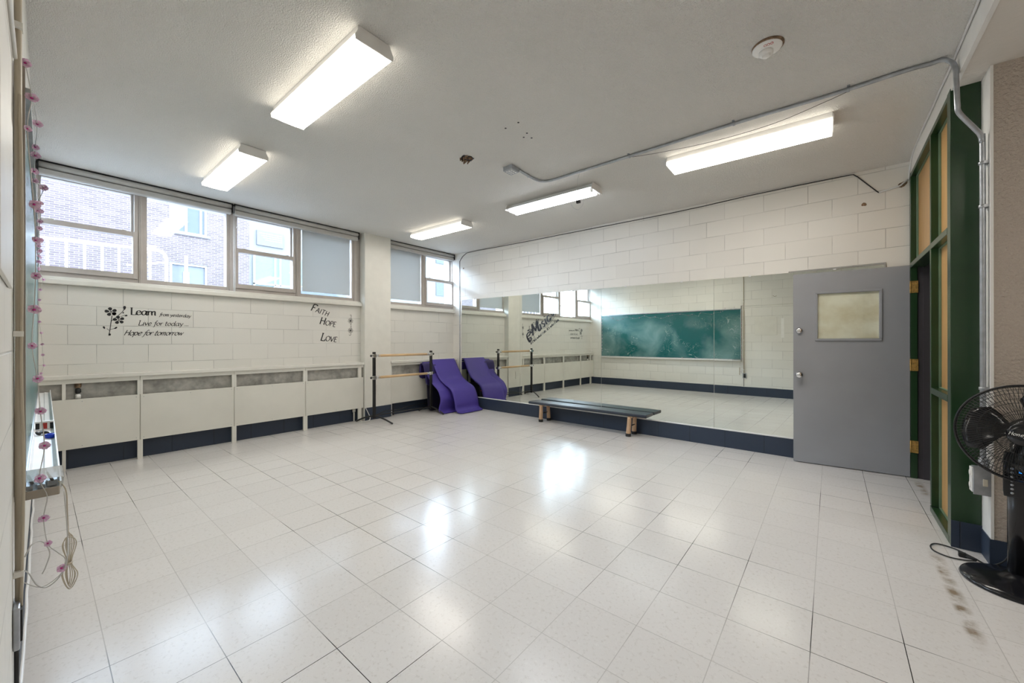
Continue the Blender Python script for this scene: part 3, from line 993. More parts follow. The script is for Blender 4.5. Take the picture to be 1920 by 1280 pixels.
# ================================================================ STROKE LETTERS
GL = {
 'a': ([[(.9, .85), (.55, 1), (.15, .7), (.1, .3), (.4, 0), (.75, .25), (.92, .9)], [(.92, 1), (.88, .3), (1.0, 0), (1.15, .1)]], 1.15),
 'c': ([[(.85, .8), (.5, 1), (.12, .6), (.2, .15), (.5, 0), (.85, .2)]], .95),
 'd': ([[(.85, .8), (.5, 1), (.15, .7), (.1, .3), (.4, 0), (.75, .25), (.9, .6)], [(1.0, 1.65), (.9, .3), (1.02, 0), (1.15, .1)]], 1.15),
 'e': ([[(.15, .5), (.5, .55), (.8, .72), (.55, 1), (.2, .8), (.1, .35), (.4, 0), (.85, .22)]], .95),
 'f': ([[(.8, 1.5), (.6, 1.65), (.42, 1.3), (.3, .3), (.2, -.4), (0, -.55)], [(.1, .95), (.65, .95)]], .62),
 'h': ([[(.25, 1.65), (.15, 0)], [(.17, .6), (.5, 1), (.75, .8), (.7, .1), (.9, .05)]], 1.0),
 'i': ([[(.22, 1), (.2, .1), (.38, .05)], [(.28, 1.35), (.30, 1.45)]], .45),
 'k': ([[(.2, 1.65), (.15, 0)], [(.7, 1), (.2, .5), (.75, 0)]], .8),
 'l': ([[(.22, 1.65), (.2, .1), (.38, .05)]], .45),
 'm': ([[(.1, 1), (.15, 0)], [(.15, .6), (.4, 1), (.57, .8), (.55, 0)], [(.55, .6), (.85, 1), (1.0, .8), (1.0, .1), (1.15, .05)]], 1.25),
 'n': ([[(.1, 1), (.15, 0)], [(.15, .6), (.5, 1), (.7, .8), (.7, .1), (.88, .05)]], .98),
 'o': ([[(.5, 1), (.15, .75), (.12, .3), (.45, 0), (.8, .3), (.82, .75), (.5, 1)]], .98),
 'p': ([[(.15, 1), (.1, -.6)], [(.12, .7), (.5, 1), (.85, .6), (.6, .05), (.15, .2)]], 1.0),
 'r': ([[(.1, 1), (.15, 0)], [(.15, .6), (.4, .95), (.65, .92)]], .7),
 's': ([[(.6, .88), (.35, 1), (.15, .75), (.6, .35), (.45, 0), (.1, .1)]], .75),
 't': ([[(.3, 1.45), (.22, .2), (.4, 0), (.6, .1)], [(.05, 1), (.6, 1)]], .65),
 'u': ([[(.1, 1), (.12, .2), (.4, 0), (.75, .3)], [(.8, 1), (.78, .15), (.95, .02)]], 1.05),
 'v': ([[(.05, 1), (.4, 0)], [(.4, 0), (.8, 1)]], .85),
 'w': ([[(.05, 1), (.3, 0)], [(.3, 0), (.6, .9)], [(.6, .9), (.85, 0)], [(.85, 0), (1.2, 1)]], 1.25),
 'y': ([[(.05, 1), (.45, .05)], [(.85, 1), (.35, -.35), (.0, -.55)]], .9),
 'L': ([[(.25, 1.6), (.22, 0)], [(.1, 0), (.95, 0), (1.0, .3)], [(.05, 1.6), (.45, 1.6)]], 1.05),
 'H': ([[(.2, 1.6), (.2, 0)], [(1.05, 1.6), (1.05, 0)], [(.2, .85), (1.05, .85)]], 1.25),
 'F': ([[(.2, 1.6), (.2, 0)], [(.2, 1.6), (.9, 1.6), (.95, 1.4)], [(.2, .85), (.75, .85)]], 1.0),
 'A': ([[(0, 0), (.55, 1.6)], [(.55, 1.6), (1.15, 0)], [(.22, .6), (.9, .6)]], 1.2),
 'I': ([[(.2, 1.6), (.2, 0)]], .42),
 'T': ([[(0, 1.6), (1.1, 1.6)], [(.55, 1.6), (.55, 0)]], 1.12),
 'O': ([[(.65, 1.6), (.15, 1.2), (.1, .5), (.6, 0), (1.15, .4), (1.2, 1.15), (.65, 1.6)]], 1.32),
 'P': ([[(.2, 1.6), (.2, 0)], [(.2, 1.55), (.7, 1.6), (.9, 1.2), (.65, .8), (.2, .8)]], 1.0),
 'E': ([[(.2, 1.6), (.2, 0)], [(.2, 1.6), (.85, 1.6)], [(.2, .85), (.75, .85)], [(.2, 0), (.9, 0)]], 1.0),
 'V': ([[(0, 1.6), (.55, 0)], [(.55, 0), (1.1, 1.6)]], 1.12),
 'M': ([[(.05, -.1), (.25, 1.6)], [(.25, 1.6), (.75, .3)], [(.75, .3), (1.35, 1.6)], [(1.35, 1.6), (1.4, .2), (1.65, 0)]], 1.6),
 '.': ([[(.06, .0), (.20, .16)], [(.06, .16), (.20, .0)]], .38), "'": ([[(.15, 1.6), (.1, 1.3)]], .25), ' ': ([], .5),
}


def letters(s, x, z, size, slant=0.0, rot=0.0, track=0.05, caps=None):
    """list of 2D polylines; caps scales the small-capital letters after the first"""
    out = []
    cx = 0.0
    for i, ch in enumerate(s):
        g, w = GL[ch]
        k = size * (caps if (caps and i > 0) else 1.0)
        for ln in g:
            pts = [(cx + (p[0] + slant * p[1]) * k, p[1] * k) for p in ln]
            pts = smooth_line([(a, c, 0) for a, c in pts], 5)
            out.append(([(x + a * math.cos(rot) - c * math.sin(rot), z + a * math.sin(rot) + c * math.cos(rot)) for a, c, _ in pts], k))
        cx += (w + track) * k
    return out


def text_width(s, size, track=0.05, caps=None):
    return sum((GL[c][1] + track) * size * (caps if (caps and i > 0) else 1) for i, c in enumerate(s))


def ink(b, lines, thin, thick, nib, f0, f1):
    """calligraphic strokes: width depends on the direction against the nib angle"""
    for pts, k in lines:
        L = []; R = []
        for i, p in enumerate(pts):
            a = pts[max(i - 1, 0)]; c = pts[min(i + 1, len(pts) - 1)]
            dx, dz = c[0] - a[0], c[1] - a[1]
            ln = math.hypot(dx, dz) or 1
            ang = math.atan2(dz, dx)
            w = k * (thin + (thick - thin) * abs(math.sin(ang - nib))) / 2
            nx, nz = -dz / ln * w, dx / ln * w
            L.append((p[0] + nx, p[1] + nz)); R.append((p[0] - nx, p[1] - nz))
        for i in range(len(pts) - 1):
            b.prism([R[i], R[i + 1], L[i + 1], L[i]], f0, f1)
    return b


def blob(b, poly, f0, f1):
    b.prism(poly, f0, f1)


def petal_poly(cx, cz, ang, r0, r1, w, n=10):
    pts = []
    for k in range(n):
        t = 2 * math.pi * k / n
        u = (r0 + r1) / 2 + (r1 - r0) / 2 * math.cos(t)
        v = w / 2 * math.sin(t) * (1.0 + 0.35 * math.cos(t))
        pts.append((cx + u * math.cos(ang) - v * math.sin(ang), cz + u * math.sin(ang) + v * math.cos(ang)))
    return pts


wf0 = lambda u, v: (WX + 0.0003, u, v)
wf1 = lambda u, v: (WX + 0.0016, u, v)
b = MB()
ink(b, letters('Learn', -0.446, 1.578, 0.047, 0, 0, -0.06), 0.10, 0.27, 0.2, wf0, wf1)
ink(b, letters('from yesterday', -0.207, 1.575, 0.0232, 0.22, -0.02, 0.0), 0.13, 0.26, 0.6, wf0, wf1)
ink(b, letters('Live for today ...', -0.385, 1.462, 0.033, 0.22, 0.01, 0.02), 0.10, 0.22, 0.6, wf0, wf1)
ink(b, letters('Hope for tomorrow', -0.500, 1.350, 0.0355, 0.45, 0.01, -0.06), 0.10, 0.26, 0.7, wf0, wf1)
tag(b.build('wall_decal', 'decal'), 'black wall lettering about learn, live and hope under the leftmost windows', 'wall decal')
# flower sprig decal
b = MB()
for (cx, cz, r) in ((-0.594, 1.600, 0.048), (-0.535, 1.515, 0.046)):
    for k in range(5):
        blob(b, petal_poly(cx, cz, 0.5 + k * 2 * math.pi / 5, r * 0.22, r, r * 0.62), wf0, wf1)
    blob(b, petal_poly(cx, cz, 0, -r * 0.16, r * 0.16, r * 0.3), wf0, wf1)
stem = lambda pts, w: ink(b, [([(p[0], p[1]) for p in smooth_line([(a, c, 0) for a, c in pts], 6)], 1.0)], w, w, 0, wf0, wf1)
stem([(-0.61, 1.345), (-0.60, 1.42), (-0.592, 1.50), (-0.585, 1.56)], 0.006)
stem([(-0.592, 1.50), (-0.55, 1.55), (-0.51, 1.60), (-0.495, 1.63)], 0.005)
stem([(-0.605, 1.40), (-0.625, 1.42)], 0.004); stem([(-0.60, 1.41), (-0.56, 1.425)], 0.004); stem([(-0.52, 1.55), (-0.49, 1.57)], 0.004)
for (cx, cz, a, l, w) in ((-0.492, 1.625, 1.5, 0.045, 0.022), (-0.64, 1.415, 1.9, 0.030, 0.016), (-0.575, 1.42, 0.3, 0.025, 0.012), (-0.565, 1.425, 0.6, 0.022, 0.014),
                          (-0.49, 1.560, 0.4, 0.024, 0.016), (-0.60, 1.345, 1.8, 0.024, 0.018), (-0.575, 1.565, 1.2, 0.035, 0.028), (-0.502, 1.585, 1.4, 0.018, 0.01)):
    blob(b, petal_poly(cx, cz, a, 0, l, w), wf0, wf1)
tag(b.build('flower_decal', 'decal'), 'black two-flower sprig decal left of the wall lettering', 'wall decal')
# FAITH HOPE LOVE
for word, yy, zz_, rr_, tk, cp_, lab in (('FAITH', 1.462, 1.742, -0.30, 0.10, 0.68, 'black slanting word Faith just under the sill beside the column'),
                                         ('HOPE', 1.590, 1.545, -0.16, 0.06, 0.70, 'black slanting word Hope between Faith and Love on the wall'),
                                         ('LOVE', 1.605, 1.300, -0.12, 0.08, 0.72, 'black slanting word Love, lowest of the three wall words')):
    b = MB()
    ink(b, letters(word, yy, zz_, 0.068, 0.16, rr_, tk, cp_), 0.13, 0.25, 0.3, wf0, wf1)
    tag(b.build('word_decal', 'decal'), lab, 'wall decal', 'black wall words beside the column')
b = MB()
for cz in (1.610, 1.455):
    for k in range(8):
        a = k * math.pi / 4 + 0.2
        pl = petal_poly(2.085, cz, a, 0.008, 0.042, 0.016, 10)
        ink(b, [(pl + [pl[0]], 1.0)], 0.0035, 0.0035, 0, wf0, wf1)
    blob(b, petal_poly(2.085, cz, 0, -0.009, 0.009, 0.018), wf0, wf1)
for pts in (((2.075, 1.70), (2.095, 1.705), (2.098, 1.68), (2.095, 1.655)), ((2.095, 1.565), (2.085, 1.55), (2.095, 1.54)), ((2.08, 1.525), (2.095, 1.52), (2.09, 1.50)), ((2.09, 1.41), (2.09, 1.385), (2.07, 1.375), (2.062, 1.39))):
    stem(list(pts), 0.005)
tag(b.build('vine_decal', 'decal'), 'small black vine decal with two daisies next to the column', 'wall decal')

# music decal on the mirror
mf0 = lambda u, v: MW(u, 0.0064, v)
mf1 = lambda u, v: MW(u, 0.0075, v)
b = MB()
ax = lambda u: -2.744 + 0.01102 * (u - 988)
az = lambda v: 1.278 + (640 - v) * 0.0086
P2 = lambda px, py: (ax(970 + px / 12.8), az(560 + py / 12.8))
for k in range(5):
    o = k * 26
    pts = [P2(250 + o * .7, 850 + o), P2(400 + o * .5, 690 + o * 1.0), P2(560 + o * .35, 620 + o), P2(680 + o * .35, 570 + o * 1.0), P2(790 + o * .5, 430 + o * .9), P2(850 + o * .8, 265 + o * 1.0)]
    ink(b, [([(p[0], p[1]) for p in smooth_line([(a, c, 0) for a, c in pts], 8)], 1.0)], 0.004, 0.005, 0, mf0, mf1)
ink(b, letters('M', P2(385, 870)[0], P2(385, 870)[1], 0.108, 0.25, 0.50, 0), 0.12, 0.30, 0.3, mf0, mf1)
ink(b, letters('usic', P2(530, 790)[0], P2(530, 790)[1], 0.092, 0.25, 0.66, 0.10), 0.12, 0.32, 0.3, mf0, mf1)
clef = [P2(300, 1010), P2(270, 960), P2(330, 930), P2(340, 1000), P2(270, 990), P2(235, 880), P2(270, 800), P2(320, 780), P2(300, 860), P2(250, 930), P2(300, 1040), P2(335, 1000)]
ink(b, [([(p[0], p[1]) for p in smooth_line([(a, c, 0) for a, c in clef], 8)], 1.0)], 0.012, 0.028, 0.4, mf0, mf1)
for (px, py, a) in ((500, 590, 0.4), (270, 750, 0.4), (800, 480, 0.5), (860, 400, 0.5), (350, 800, .5)):
    q = P2(px, py)
    blob(b, petal_poly(q[0], q[1], a, -0.022, 0.022, 0.03), mf0, mf1)
    ink(b, [([(q[0] + 0.018, q[1]), (q[0] + 0.022, q[1] + 0.08)], 1.0)], 0.006, 0.006, 0, mf0, mf1)
ph = "It's not what I do. It's who I am."
x0, z0 = P2(335, 1110); x1, z1 = P2(1010, 520)
rot_ = math.atan2(z1 - z0, x1 - x0)
sz = math.hypot(x1 - x0, z1 - z0) / text_width(ph, 1.0, 0.10)
ink(b, letters(ph, x0, z0, sz, 0.35, rot_, 0.10), 0.16, 0.34, 0.6, mf0, mf1)
tag(b.build('music_decal', 'decal'), 'black Music lettering with staff lines stuck on the mirror', 'mirror decal')

# ================================================================ CEILING LIGHTS
def wrap_light(cx, cy, label, w=0.27, L=1.18, rot=0.0):
    z1 = zc(cx) if cx < 1.86 else 2.835
    t = thing('ceiling_light', label, 'ceiling light', (cx, cy, z1), 'lit wraparound ceiling lights')
    hw = w / 2
    T = lambda x, y, z: (cx + x * math.cos(rot) - y * math.sin(rot), cy + x * math.sin(rot) + y * math.cos(rot), z1 + z - 0.0115 * x)
    b = MB(T)
    # acrylic wrap: flat bottom with slightly rising sides
    prof = [(-hw * 0.93, -0.045), (-hw, -0.058), (-hw * 0.95, -0.078), (-hw * 0.4, -0.086), (hw * 0.4, -0.086), (hw * 0.95, -0.078), (hw, -0.058), (hw * 0.93, -0.045)]
    b.prism(prof, lambda u, v: (-L / 2 + 0.004, u, v), lambda u, v: (L / 2 - 0.004, u, v))
    for k in (2, 3, 7, 8, 9, 0, 1):          # caps, lid and sides are dimmer than the underside
        b.mi[k] = 1
    b.build('diffuser', ['diffuser', 'diffuser_side'], t)
    b = MB(T); b.box((-L / 2, -hw * 0.86, -0.046), (L / 2, hw * 0.86, -0.0005)); b.build('housing', 'white', t, bevel=0.003)
    ep = [(-hw, -0.058), (-hw * 0.97, -0.083), (hw * 0.97, -0.083), (hw, -0.058), (hw * 0.78, -0.004), (-hw * 0.78, -0.004)]
    b = MB(T); b.prism(ep, lambda u, v: (L / 2, u, v), lambda u, v: (L / 2 + 0.006, u, v)); b.build('end_plate', 'white', t)
    b = MB(T); b.prism(ep, lambda u, v: (-L / 2 - 0.006, u, v), lambda u, v: (-L / 2, u, v)); b.build('end_plate', 'white', t)
    return t


wrap_light(-1.290, 0.110, 'largest lit ceiling light, nearest the camera', w=0.235, L=1.19)
wrap_light(-3.30, 0.135, 'lit ceiling light close to the leftmost windows', w=0.235, L=1.19)
wrap_light(-3.34, 2.82, 'lit ceiling light in front of the cream column', w=0.235, L=1.17)
wrap_light(0.705, 2.745, 'lit ceiling light near the conduit and grey door', w=0.275, L=1.19, rot=0.012)

wrap_light(2.95, 0.35, 'added unseen ceiling light on the low soffit, brightening the fan bay', w=0.235, L=1.19)  # extra lamp out of view, added to brighten the right side

# bare tube batten
cx, cy = -1.295, 2.79
z1 = zc(cx)
t = thing('tube_light', 'open twin-tube fluorescent ceiling batten without cover', 'ceiling light', (cx, cy, z1))
T = lambda x, y, z: (cx + x, cy + y, z1 + z - 0.0115 * x)
b = MB(T); b.box((-0.60, -0.06, -0.035), (0.60, 0.06, -0.0005)); b.build('housing', 'white', t, bevel=0.003)
b = MB(T)
for sgn in (-1, 1):
    b.add([(-0.60, sgn * 0.03, -0.038), (0.60, sgn * 0.03, -0.038), (0.60, sgn * 0.125, -0.062), (-0.60, sgn * 0.125, -0.062),
           (-0.60, sgn * 0.03, -0.036), (0.60, sgn * 0.03, -0.036), (0.60, sgn * 0.126, -0.060), (-0.60, sgn * 0.126, -0.060)],
          [(0, 1, 2, 3), (4, 7, 6, 5), (0, 4, 5, 1), (1, 5, 6, 2), (2, 6, 7, 3), (3, 7, 4, 0)])
build_each(b, 'reflector', 'white', t)
b = MB(T); b.prism([(-0.03, -0.038), (0.03, -0.038), (0.012, -0.06), (-0.012, -0.06)], lambda u, v: (-0.59, u, v), lambda u, v: (0.59, u, v)); b.build('ballast_cover', 'white', t)
for sgn in (-1, 1):
    b = MB(T); b.tube([(-0.565, sgn * 0.070, -0.075), (0.565, sgn * 0.070, -0.075)], 0.0145, 14); b.build('lamp_tube', 'tube', t)
    for xs in (-0.585, 0.565):
        b = MB(T); b.box((xs, sgn * 0.070 - 0.016, -0.095), (xs + 0.02, sgn * 0.070 + 0.016, -0.045)); b.build('lamp_holder', 'white', t, bevel=0.003)
for xs in (-0.606, 0.600):
    b = MB(T); b.prism([(-0.128, -0.075), (0.128, -0.075), (0.10, -0.004), (-0.10, -0.004)], lambda u, v: (xs, u, v), lambda u, v: (xs + 0.006, u, v)); b.build('end_plate', 'white', t)

# smoke detector
t = thing('smoke_detector', 'white smoke detector with red marker scrawl on the ceiling', 'smoke detector', (1.008, 1.575, zc(1.0)))
zz = zc(1.008)
b = MB(); b.lathe([(0.080, zz), (0.080, zz - 0.006), (0.070, zz - 0.010)], (1.008, 1.575, 0), 36); b.build('base_plate', 'rust', t)
b = MB(); b.lathe([(0.074, zz - 0.004), (0.074, zz - 0.012), (0.064, zz - 0.018), (0.030, zz - 0.020)], (1.004, 1.578, 0), 36); b.build('cover', 'white', t)
b = MB(); b.lathe([(0.036, zz - 0.018), (0.036, zz - 0.034), (0.030, zz - 0.040), (0.021, zz - 0.041), (0.021, zz - 0.047), (0.017, zz - 0.050), (0.001, zz - 0.050)], (0.998, 1.590, 0), 28); b.build('sensor_head', 'white', t)
b = MB()
for i in range(3):
    ring = [(1.000 + i * 0.016 + 0.006 * math.cos(a), 1.532 + 0.009 * math.sin(a), zz - 0.0185) for a in [k * math.pi / 5 for k in range(10)]]
    b.tube(ring, 0.0017, 6, closed=True)
build_each(b, 'red_marking', 'red', t)

# conduit on the ceiling
zcl = 0.014
CP = [(-1.115, 1.95), (-1.125, 2.06), (-1.125, 2.20), (-1.105, 2.30), (-1.04, 2.352), (-0.94, 2.365), (-0.64, 2.358), (-0.14, 2.352), (0.707, 2.335), (1.296, 2.345), (1.65, 2.325), (1.755, 2.335)]
path = [(x, y, zc(x) - zcl) for x, y in CP] + [(1.805, 2.330, 2.950), (1.838, 2.318, 2.915), (1.850, 2.295, 2.86), (1.850, 2.275, 2.78), (1.850, 2.262, 2.70), (1.852, 2.262, 2.63), (1.862, 2.275, 2.585), (1.93, 2.335, 2.50), (1.955, 2.356, 2.465), (1.964, 2.364, 2.42), (1.966, 2.366, 2.30), (1.966, 2.366, 0.57)]
t = thing('conduit', 'grey metal conduit crossing the ceiling and dropping beside the door frame', 'conduit', (1.966, 2.366, 0.5))
b = MB(); b.tube(smooth_line(path, 6), 0.0125, 12); b.build('pipe', 'steel', t)
for (x, y) in ((-1.125, 2.12), (-0.14, 2.352), (0.707, 2.335), (1.38, 2.343)):
    b = MB(); z = zc(x); b.tube([(x - 0.008, y, z - zcl), (x + 0.008, y, z - zcl)], 0.0165, 12); b.box((x - 0.008, y - 0.035, z - 0.006), (x + 0.008, y + 0.012, z - 0.0003)); b.build('strap', 'steel', t)
for z in (2.05, 2.30, 1.0):
    b = MB(); b.tube([(1.966, 2.366, z - 0.008), (1.966, 2.366, z + 0.008)], 0.0165, 12); b.box((1.966, 2.350, z - 0.008), (1.987, 2.400, z + 0.008)); b.build('strap', 'steel', t)
b = MB(); b.tube([(1.966, 2.366, 0.545), (1.966, 2.366, 0.60)], 0.019, 12); b.build('connector', 'steel', t)
# junction box on ceiling
t = thing('junction_box', 'small grey steel junction box at the conduit end', 'junction box', (-1.16, 1.88, 2.99))
z = zc(-1.16)
b = MB(); b.box((-1.215, 1.825, z - 0.045), (-1.105, 1.945, z - 0.0005)); b.build('box', 'steel', t, bevel=0.004)
b = MB()
for dx in (-0.03, 0, 0.03):
    for dy in (-0.03, 0, 0.03):
        b.lathe([(0.011, z - 0.045), (0.011, z - 0.047), (0.001, z - 0.047)], (-1.16 + dx, 1.885 + dy, 0), 12)
build_each(b, 'knockout', 'white', t)
# dangling wire loop from the conduit
t = thing('hanging_wire', 'thin white wire loop dangling from the ceiling conduit', 'wire', (-0.68, 2.36, 2.97))
b = MB()
b.tube(smooth_line([(-0.655, 2.358, 2.975), (-0.683, 2.358, 2.90), (-0.688, 2.36, 2.80), (-0.70, 2.36, 2.77), (-0.745, 2.362, 2.72), (-0.758, 2.36, 2.67), (-0.72, 2.358, 2.62), (-0.668, 2.36, 2.603), (-0.622, 2.362, 2.65), (-0.62, 2.36, 2.71), (-0.655, 2.358, 2.76), (-0.70, 2.36, 2.765)]), 0.0022, 6)
b.tube(smooth_line([(-0.73, 2.355, 2.74), (-0.70, 2.35, 2.70), (-0.66, 2.355, 2.69), (-0.65, 2.36, 2.74)]), 0.0018, 6)
b.build('wire', 'cable_white', t)
b = MB(); b.box((-0.695, 2.345, 2.665), (-0.655, 2.370, 2.690)); b.build('tag', 'black', t, bevel=0.002)
# thin wire slung by the conduit
b = MB()
b.tube(smooth_line([(-0.12, 2.375, 2.968), (0.15, 2.42, 2.950), (0.55, 2.47, 2.935), (0.95, 2.46, 2.930), (1.25, 2.40, 2.945), (1.40, 2.36, 2.955)]), 0.002, 6)
tag(b.build('slack_wire', 'black'), 'thin dark wire sagging beside the ceiling conduit', 'wire')

# hole in the ceiling with torn debris
t = thing('ceiling_hole', 'ragged brown hole with torn lath in the ceiling', 'hole', (-1.365, 1.473, 3.0))
z = zc(-1.365)
b = MB(); pts = []
for k in range(16):
    a = k / 16 * 2 * math.pi; r = 0.066 * random.uniform(0.75, 1.15)
    pts.append((-1.365 + r * math.cos(a) * 1.15, 1.473 + r * math.sin(a)))
b.prism(pts, lambda u, v: (u, v, z - 0.003), lambda u, v: (u, v, z - 0.0003)); b.build('torn_edge', 'black', t)
b = MB()
for k in range(16):
    a = random.uniform(0, 6.28); r = random.uniform(0, 0.060)
    p0 = (-1.365 + r * math.cos(a), 1.473 + r * math.sin(a), z - 0.002)
    p1 = (p0[0] + random.uniform(-0.04, 0.04), p0[1] + random.uniform(-0.04, 0.04), z - random.uniform(0.008, 0.03))
    b.tube([p0, p1], [0.009, 0.005], 5, smooth=False)
build_each(b, 'debris', 'rust', t)
proto = None
for (x, y) in ((-0.738, 1.300), (-0.606, 1.299), (-0.710, 1.503), (-0.649, 1.467), (-0.664, 1.552)):
    if proto is None:
        b = MB(); b.lathe([(0.0085, -0.002), (0.0085, -0.0002), (0.001, -0.0002)], (0, 0, 0), 10)
        o = b.build('anchor_hole', 'black')
        tag(o, 'small dark anchor hole in the ceiling left of conduit', 'hole', 'anchor holes in the ceiling')
        proto = o
    else:
        o = proto.copy(); col.objects.link(o)
    o.location = (x, y, zc(x))

# ---------------------------------------------------------------- black cable along top of mirror wall
b = MB(MW)
pts = [(-4.452, 0.008, 2.10), (-4.452, 0.008, 2.88), (-4.36, 0.008, 2.965), (-4.25, 0.008, 3.015), (-4.0, 0.008, 3.018), (-3.333, 0.008, 3.000), (-2.6, 0.008, 2.985), (-1.865, 0.008, 2.975), (-1.1, 0.008, 2.962), (-0.386, 0.008, 2.950), (0.1, 0.008, 2.952), (0.531, 0.008, 2.962), (1.032, 0.008, 2.960), (1.440, 0.008, 2.953), (1.466, 0.008, 2.950), (1.500, 0.008, 2.915), (1.640, 0.008, 2.735), (1.653, 0.008, 2.722)]
b.tube(pts, 0.005, 8)
tag(b.build('wall_cable', 'black'), 'black cable running along the top of the mirror wall', 'cable')
b = MB(MW); b.tube([(-4.452, 0.009, 0.0), (-4.452, 0.009, 2.10)], 0.008, 8)
tag(b.build('corner_conduit', 'steel'), 'thin vertical conduit in the corner beside the mirror', 'conduit')
b = MB(MW); b.tube([(1.653, 0.010, 2.722), (1.80, 0.010, 2.75), (1.855, 0.010, 2.80)], 0.008, 8)
tag(b.build('cable_sleeve', 'cable_white'), 'white cable stub above the grey door at the green frame', 'cable')
for (x, z, r, lab) in ((1.815, 2.76, 0.028, 'dark torn hole in the wall beside the green frame top'), (1.545, 2.632, 0.016, 'rust stained bolt hole high above the grey door'), (-4.349, 2.727, 0.013, 'small rusty hole high in the far corner')):
    b = MB(MW); pts = []
    for k in range(11):
        a = k / 11 * 2 * math.pi; rr = r * random.uniform(0.7, 1.2)
        pts.append((x + rr * math.cos(a) * 1.3, z + rr * math.sin(a)))
    b.prism(pts, lambda u, v: (u, 0.0003, v), lambda u, v: (u, 0.004, v))
    tag(b.build('wall_hole', 'rust'), lab, 'hole')
# cable bundle in the ceiling corner along the beam
b = MB()
b.tube(smooth_line([(1.857, 4.10, 2.79), (1.857, 3.9, 2.955), (1.855, 3.2, 2.958), (1.857, 2.45, 2.955), (1.855, 1.6, 2.958), (1.857, 0.5, 2.957), (1.857, -1.05, 2.957)]), 0.006, 8)
tag(b.build('beam_cable', 'cable_white'), 'white painted cable along the white beam edge', 'cable')

# outlet box at conduit foot
t = thing('outlet_box', 'grey metal switch and outlet box below the vertical conduit', 'outlet', (1.966, 2.37, 0.37))
b = MB(); b.box((1.925, 2.335, 0.395), (1.987, 2.398, 0.545)); b.build('box', 'steel', t, bevel=0.004)
b = MB(); b.box((1.922, 2.330, 0.390), (1.990, 2.335, 0.550)); b.build('cover_plate', 'steel', t, bevel=0.002)
b = MB(); b.box((1.958, 2.322, 0.445), (1.976, 2.330, 0.485)); b.build('switch', 'outlet', t, bevel=0.002)
b = MB(); b.box((1.918, 2.340, 0.400), (1.925, 2.394, 0.540)); b.build('side_plate', 'white', t, bevel=0.002)
for z in (0.435, 0.505):
    b = MB(); b.lathe([(0.017, 0), (0.017, -0.004), (0.001, -0.005)], (1.918, 2.367, z), 16, 'X'); b.build('socket', 'white', t)

# ================================================================ BALLET BARRE
t = thing('ballet_barre', 'freestanding ballet barre with two wooden rails by the column', 'ballet barre', (-4.25, 2.81, 0))
PX = -4.25
for y in (2.253, 3.373):
    b = MB(); b.box((PX - 0.019, y - 0.019, 0.075), (PX + 0.019, y + 0.019, 1.115)); b.build('post', 'black', t, bevel=0.003)
    b = MB()
    arc = []
    dy = 0.122 if y < 3 else 0.02
    for k in range(13):
        s = k / 12 * 2 - 1
        arc.append((PX + s * 0.315, y + s * dy, 0.105 - 0.10 * abs(s) ** 1.6 * 1.0))
    arc = [(p[0], p[1], p[2] + 0.008) for p in arc]
    b.tube(arc, 0.0125, 10)
    b.build('foot', 'black', t)
    sgn = -1 if y < 3 else 1
    for z in (1.055, 0.712):
        b = MB(); b.box((PX - 0.026, y - 0.026, z - 0.028), (PX + 0.026, y + 0.026, z + 0.028))
        b.tube([(PX, y, z), (PX, y - sgn * 0.085, z)], 0.020, 14)
        b.tube([(PX, y - sgn * 0.085, z), (PX, y - sgn * 0.095, z)], 0.024, 14)
        c = b.build('clamp', 'chrome', t, bevel=0.003)
        b = MB(); b.tube([(PX, y + sgn * 0.026, z), (PX, y + sgn * 0.045, z)], 0.006, 8); b.lathe([(0.016, -0.008), (0.018, 0), (0.016, 0.010), (0.001, 0.011)], (PX, y + sgn * 0.052, z), 12, 'Y')
        b.build('knob', 'black', t)
for z, dz in ((1.055, 0.0), (0.712, 0.0)):
    b = MB(); b.tube([(PX, 2.253 + 0.075, z), (PX, 3.373 - 0.075, z)], 0.0205, 16); b.build('rail', 'maple', t)
b = MB(); b.tube([(PX, 2.253, 0.118), (PX, 3.373, 0.118)], 0.008, 8); b.build('stretcher', 'black', t)

# ================================================================ CHAIR UNDER THE MATS
t = thing('stacking_chair', 'dark metal chair hidden beneath the purple mats', 'chair', (-4.25, 3.87, 0))
b = MB(); b.box((-4.42, 3.66, 0.425), (-4.03, 4.08, 0.445)); b.build('seat', 'black', t, bevel=0.008)
b = MB(); b.box((-4.475, 3.66, 0.62), (-4.455, 4.08, 0.86)); b.build('backrest', 'black', t, bevel=0.008)
for (x, y, xt, zt_) in ((-4.06, 3.68, -4.10, 0.42), (-4.06, 4.06, -4.10, 0.42), (-4.44, 3.68, -4.47, 0.85), (-4.44, 4.06, -4.47, 0.85)):
    b = MB(); b.tube([(x, y, 0.0), (xt, y, zt_)], 0.010, 8); b.build('leg', 'black', t)
b = MB(); b.tube([(-4.09, 3.68, 0.30), (-4.09, 4.06, 0.30)], 0.008, 8); b.tube([(-4.09, 3.68, 0.40), (-4.46, 3.68, 0.40)], 0.008, 8); build_each(b, 'stretcher', 'red', t)


